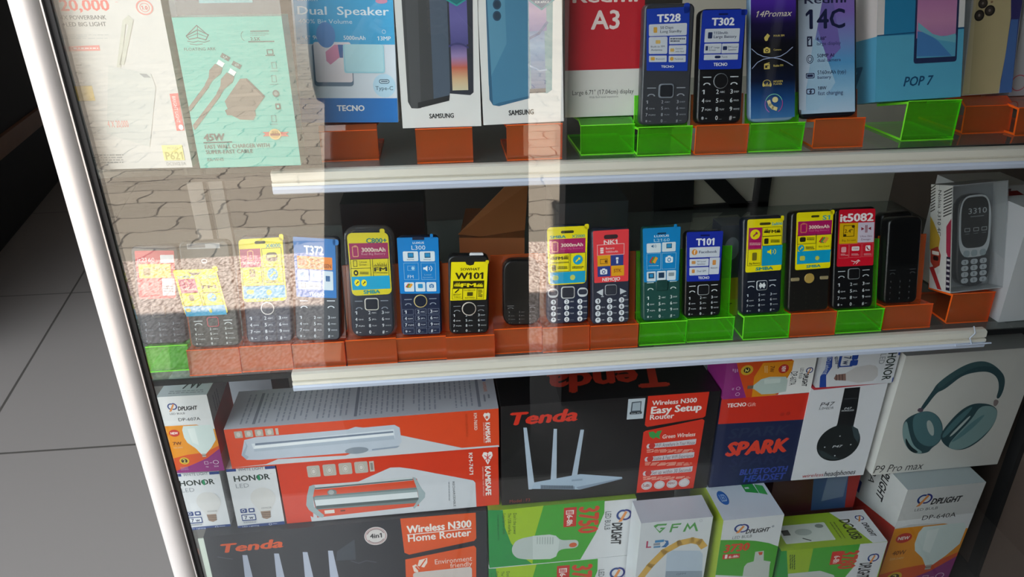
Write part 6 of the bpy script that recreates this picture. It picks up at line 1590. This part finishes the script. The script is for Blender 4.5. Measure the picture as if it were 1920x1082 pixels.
f.poly([(0.66, 0), (1, 0), (1, 1), (0.86, 1), (0.8, 0.6)], '#cfd0d3').text('DC/USB', 0.70, 0.25, 0.80, 0.86, '#2c3414', 0.04, 0, 90).rect(0.08, 0.28, 0.55, 0.82, '#c9cfc6', 0.05).ell(0.22, 0.42, 0.38, 0.62, '#a4aca4').rect(0.10, 0.42, 0.17, 0.58, '#2c342c').ell(0.44, 0.32, 0.52, 0.44, '#7a827a').line([(0.26, 0.7), (0.32, 0.78)], 0.03, '#2c342c').text('DPLIGHT', 0.89, 0.4, 0.94, 0.82, '#222226', 0.05, 0.1, 90); dplogo(f, 0.86, 0.16, 0.95, 0.36)
f.lines(0.60, 0.3, 0.67, 0.8, 2, '#5a6a1c', 0.3, 90)
b.build()
b = low('bulb_box', 'large white, orange and purple bulb carton in the lower right corner', [(1706, 913), (1854, 897), (1769, 1098), (1634, 1116)], 0.12, {'all': '#cfcecc', 'left': '#c9c9c8', 'top': '#a9b2b4'}, 0.076, top=0.3345, sy=2.0)
dp_front(b.face(), 'DP-640A', '40W')
f = b.face('left'); f.crop_ = None
f.poly([(0, 0.5), (1, 0.36), (1, 1), (0, 1)], '#b0302a').text('DPLIGHT', 0.55, 0.02, 0.68, 0.30, '#2a2a2c', 0.04, 0, 90).text('640A', 0.35, 0.04, 0.46, 0.26, '#2a2a2c', 0.01, 0, 90).poly([(0.05, 0.1), (0.2, 0.14), (0.2, 0.26), (0.05, 0.22)], '#2f8a4a').rect(0.1, 0.32, 0.26, 0.42, '#2a3478')
f = b.face('top'); f.crop_ = None; f.text('220-240V 50/60Hz', 0.3, 0.4, 0.75, 0.52, '#5a6a7a', 0.02)
b.build()

# cartons standing behind the front tiers
def behind(label, Q, depth, cols, Y, zb=FL):
    b = Carton('carton', label, 'box', Q, depth, cols, Y=Y, lean=0, sl=0.3, sr=0.3, sy=0.5)
    dn = b.B[2]-zb-b.w/2*abs(b.R[2, 0])-depth*abs(b.R[2, 1])-0.0004
    b.mb.v = [(x, y, z-dn if z < 1e-4 else z) for x, y, z in b.mb.v]
    return b
b = behind('dark red and blue carton seen low under the black headphone carton', [(1450, 912), (1612, 893), (1600, 950), (1440, 965)], 0.08, {'all': '#3a1518'}, 0.118)
f = b.face(); f.poly([(0.45, 0.0), (1, 0), (1, 1), (0.5, 1)], '#2c4468').poly([(0.85, 0), (1, 0), (1, 1), (0.9, 1)], '#8a2420').poly([(0.62, 0.0), (0.85, 0.0), (0.85, 0.6), (0.6, 0.7)], '#5a6a80')
dn = b.B[2]; t_ = 0.3345-dn; b.mb.v = [(x, y, t_ if z > 0.9*b.h else z) for x, y, z in b.mb.v]
b.build()
behind('dull red carton behind the long orange lamp carton', [(588, 722), (850, 702), (850, 780), (592, 800)], 0.1, '#7a3230', 0.25).build()
behind('navy carton behind the right end of the long orange lamp carton', [(856, 702), (975, 692), (975, 770), (857, 780)], 0.1, '#1d2440', 0.25).build()
behind('grey carton behind the tall bulb carton by the corner post', [(398, 705), (512, 697), (516, 800), (404, 810)], 0.1, '#9a9da6', 0.25).build()
behind('blank pale carton behind the lying orange and purple bulb carton', [(1332, 660), (1470, 650), (1460, 740), (1330, 750)], 0.1, '#cfcfd0', 0.23).build()

_fo = _fm.build('side_flap', CARD, RB.o); _fo['label'] = 'pale grey side flap'

# ------------------------------------------------------------------ furniture in the shop, left of the cabinet
A0, A1 = atz(-60, 545, 0), atz(118, 330, 0)
d = (A1-A0)/np.linalg.norm(A1-A0); nn = V3(-d[1], d[0], 0)
ctr = empty('shop_counter', Matrix.Translation((A0[0], A0[1], 0)))
tag(ctr, 'black counter with a brown wooden band, left of the display cabinet', 'counter')
def cbar(z0, z1, off0, off1, name, m):
    P = []
    for z in (z0, z1):
        for p in (A0-d*0.6+nn*off0, A1+d*0.5+nn*off0, A1+d*0.5+nn*off1, A0-d*0.6+nn*off1):
            P.append((p[0]-A0[0], p[1]-A0[1], z))
    mb = MB(); mb.add(P, [(0, 1, 2, 3), (7, 6, 5, 4), (0, 4, 5, 1), (1, 5, 6, 2), (2, 6, 7, 3), (3, 7, 4, 0)], '#ffffff')
    o = mb.build(name, m, ctr); return o
cbar(0, 0.30, 0.0, 0.6, 'plinth', DARKB)
cbar(0.30, 0.375, -0.02, 0.6, 'wood_band', mat('brown_wood', '#96684a', 0.5, noise=0.4, scale=12))
cbar(0.375, 1.05, 0.0, 0.6, 'body', DARKB)

# ------------------------------------------------------------------ person taking the picture, seen as the dark shape mirrored in the glass
PY = -0.97
xl, xr = at(612, 400, -PY)[0], at(985, 400, -PY)[0]
pc = (xl+xr)/2; pw = (xr-xl)/2
GZ = -0.235
skin = mat('skin', '#4a3024', 0.55, noise=0.1)
cloth = mat('dark_dress', '#141318', 0.9, noise=0.2, scale=20)
vs = [(0, 0, 0.78), (0, 0, 1.02), (0, 0, 1.26), (0, 0.0, 1.37), (0, 0.02, 1.47), (0, 0.02, 1.56),
      (-0.10, 0, 1.24), (-0.185, -0.01, 1.22), (-0.20, 0.0, 0.98), (-0.085, 0.17, 1.14), (-0.06, 0.205, 1.17),
      (0.10, 0, 1.24), (0.185, -0.01, 1.22), (0.20, 0.0, 0.98), (0.085, 0.17, 1.14), (0.06, 0.205, 1.17),
      (-0.085, 0, 0.72), (-0.09, 0.01, 0.40), (-0.09, 0, 0.06), (-0.09, 0.12, 0.02),
      (0.085, 0, 0.72), (0.09, 0.01, 0.40), (0.09, 0, 0.06), (0.09, 0.12, 0.02)]
ed = [(0, 1), (1, 2), (2, 3), (3, 4), (4, 5), (2, 6), (6, 7), (7, 8), (8, 9), (9, 10), (2, 11), (11, 12), (12, 13), (13, 14), (14, 15), (0, 16), (16, 17), (17, 18), (18, 19), (0, 20), (20, 21), (21, 22), (22, 23)]
rad = [0.13, 0.11, 0.12, 0.05, 0.085, 0.08, 0.065, 0.05, 0.04, 0.028, 0.025, 0.065, 0.05, 0.04, 0.028, 0.025, 0.085, 0.055, 0.038, 0.03, 0.085, 0.055, 0.038, 0.03]
for sgn, wr in ((-1, 10), (1, 15)):           # four fingers and a thumb on each hand
    bx, by, bz = vs[wr]
    for k in range(4):
        i0 = len(vs)
        L = (0.030, 0.034, 0.032, 0.025)[k]
        vs += [(bx-sgn*0.004, by+0.035, bz+0.024-0.014*k), (bx-sgn*0.012, by+0.035+L, bz+0.026-0.015*k), (bx-sgn*0.030, by+0.030+L, bz+0.026-0.015*k)]
        ed += [(wr, i0), (i0, i0+1), (i0+1, i0+2)]; rad += [0.009, 0.008, 0.007]
    i0 = len(vs)
    vs += [(bx-sgn*0.012, by+0.012, bz+0.030), (bx-sgn*0.026, by+0.034, bz+0.038)]
    ed += [(wr, i0), (i0, i0+1)]; rad += [0.010, 0.008]
me = bpy.data.meshes.new('person')
me.from_pydata(vs, ed, [])
person = bpy.data.objects.new('person', me); COL.objects.link(person)
person.location = (pc, PY, GZ)
me.materials.append(skin)
sk = person.modifiers.new('skin', 'SKIN')
for i, v in enumerate(me.skin_vertices[0].data if me.skin_vertices else []):
    v.radius = (rad[i], rad[i]*(0.75 if i in (1, 2, 0) else 1)); v.use_root = (i == 0)
if not me.skin_vertices:
    bm_ = bmesh.new(); bm_.from_mesh(me); ly = bm_.verts.layers.skin.verify(); bm_.verts.ensure_lookup_table()
    for i, v in enumerate(bm_.verts):
        v[ly].radius = (rad[i], rad[i]); v[ly].use_root = (i == 0)
    bm_.to_mesh(me); bm_.free()
ss = person.modifiers.new('smooth', 'SUBSURF'); ss.levels = 1; ss.render_levels = 1
tag(person, 'person in a long dark dress mirrored in the cabinet glass', 'person')
mb = MB()
rings = [(0.08, 0.0, pw*1.02, 0.20)]
for yy, dep in ((640, 0.20), (480, 0.19), (320, 0.18), (160, 0.17), (0, 0.16), (-90, 0.15)):
    Lp, Rp = at(611, yy, -PY), at(988, yy, -PY)
    rings.append(((Lp[2]+Rp[2])/2-GZ, (Lp[0]+Rp[0])/2-pc, (Rp[0]-Lp[0])/2, dep))
_zt, _ct, _wt = rings[-1][0], rings[-1][1], rings[-1][2]
rings += [(max(1.27, _zt+0.03), _ct*0.5, 0.19, 0.12), (max(1.27, _zt+0.03)+0.06, 0.0, 0.07, 0.065)]
P = []; n = 28
for z, cx_, a, b_ in rings:
    for k in range(n):
        t = 2*math.pi*k/n; q = 1+0.02*math.sin(7*t)*(1-z/1.4)
        P.append((cx_+a*q*math.copysign(abs(math.cos(t))**0.7, math.cos(t)), b_*q*math.copysign(abs(math.sin(t))**0.8, math.sin(t)), z))
mb.add(P, [(i*n+k, i*n+(k+1) % n, (i+1)*n+(k+1) % n, (i+1)*n+k) for i in range(len(rings)-1) for k in range(n)], '#ffffff', 0, True)
mb.build('dress', cloth, person)
mb = MB(); n = 16; P = []
for i in range(8):
    ph = math.pi*(0.02+0.5*i/7)
    for k in range(n):
        t = 2*math.pi*k/n
        P.append((0.098*math.sin(ph)*math.cos(t), 0.0+0.11*math.sin(ph)*math.sin(t)-0.004, 1.53+0.125*math.cos(ph)))
mb.add(P, [(i*n+k, i*n+(k+1) % n, (i+1)*n+(k+1) % n, (i+1)*n+k) for i in range(7) for k in range(n)], '#ffffff', 0, True)
mb.build('hair', mat('hair', '#0d0b0b', 0.7), person)
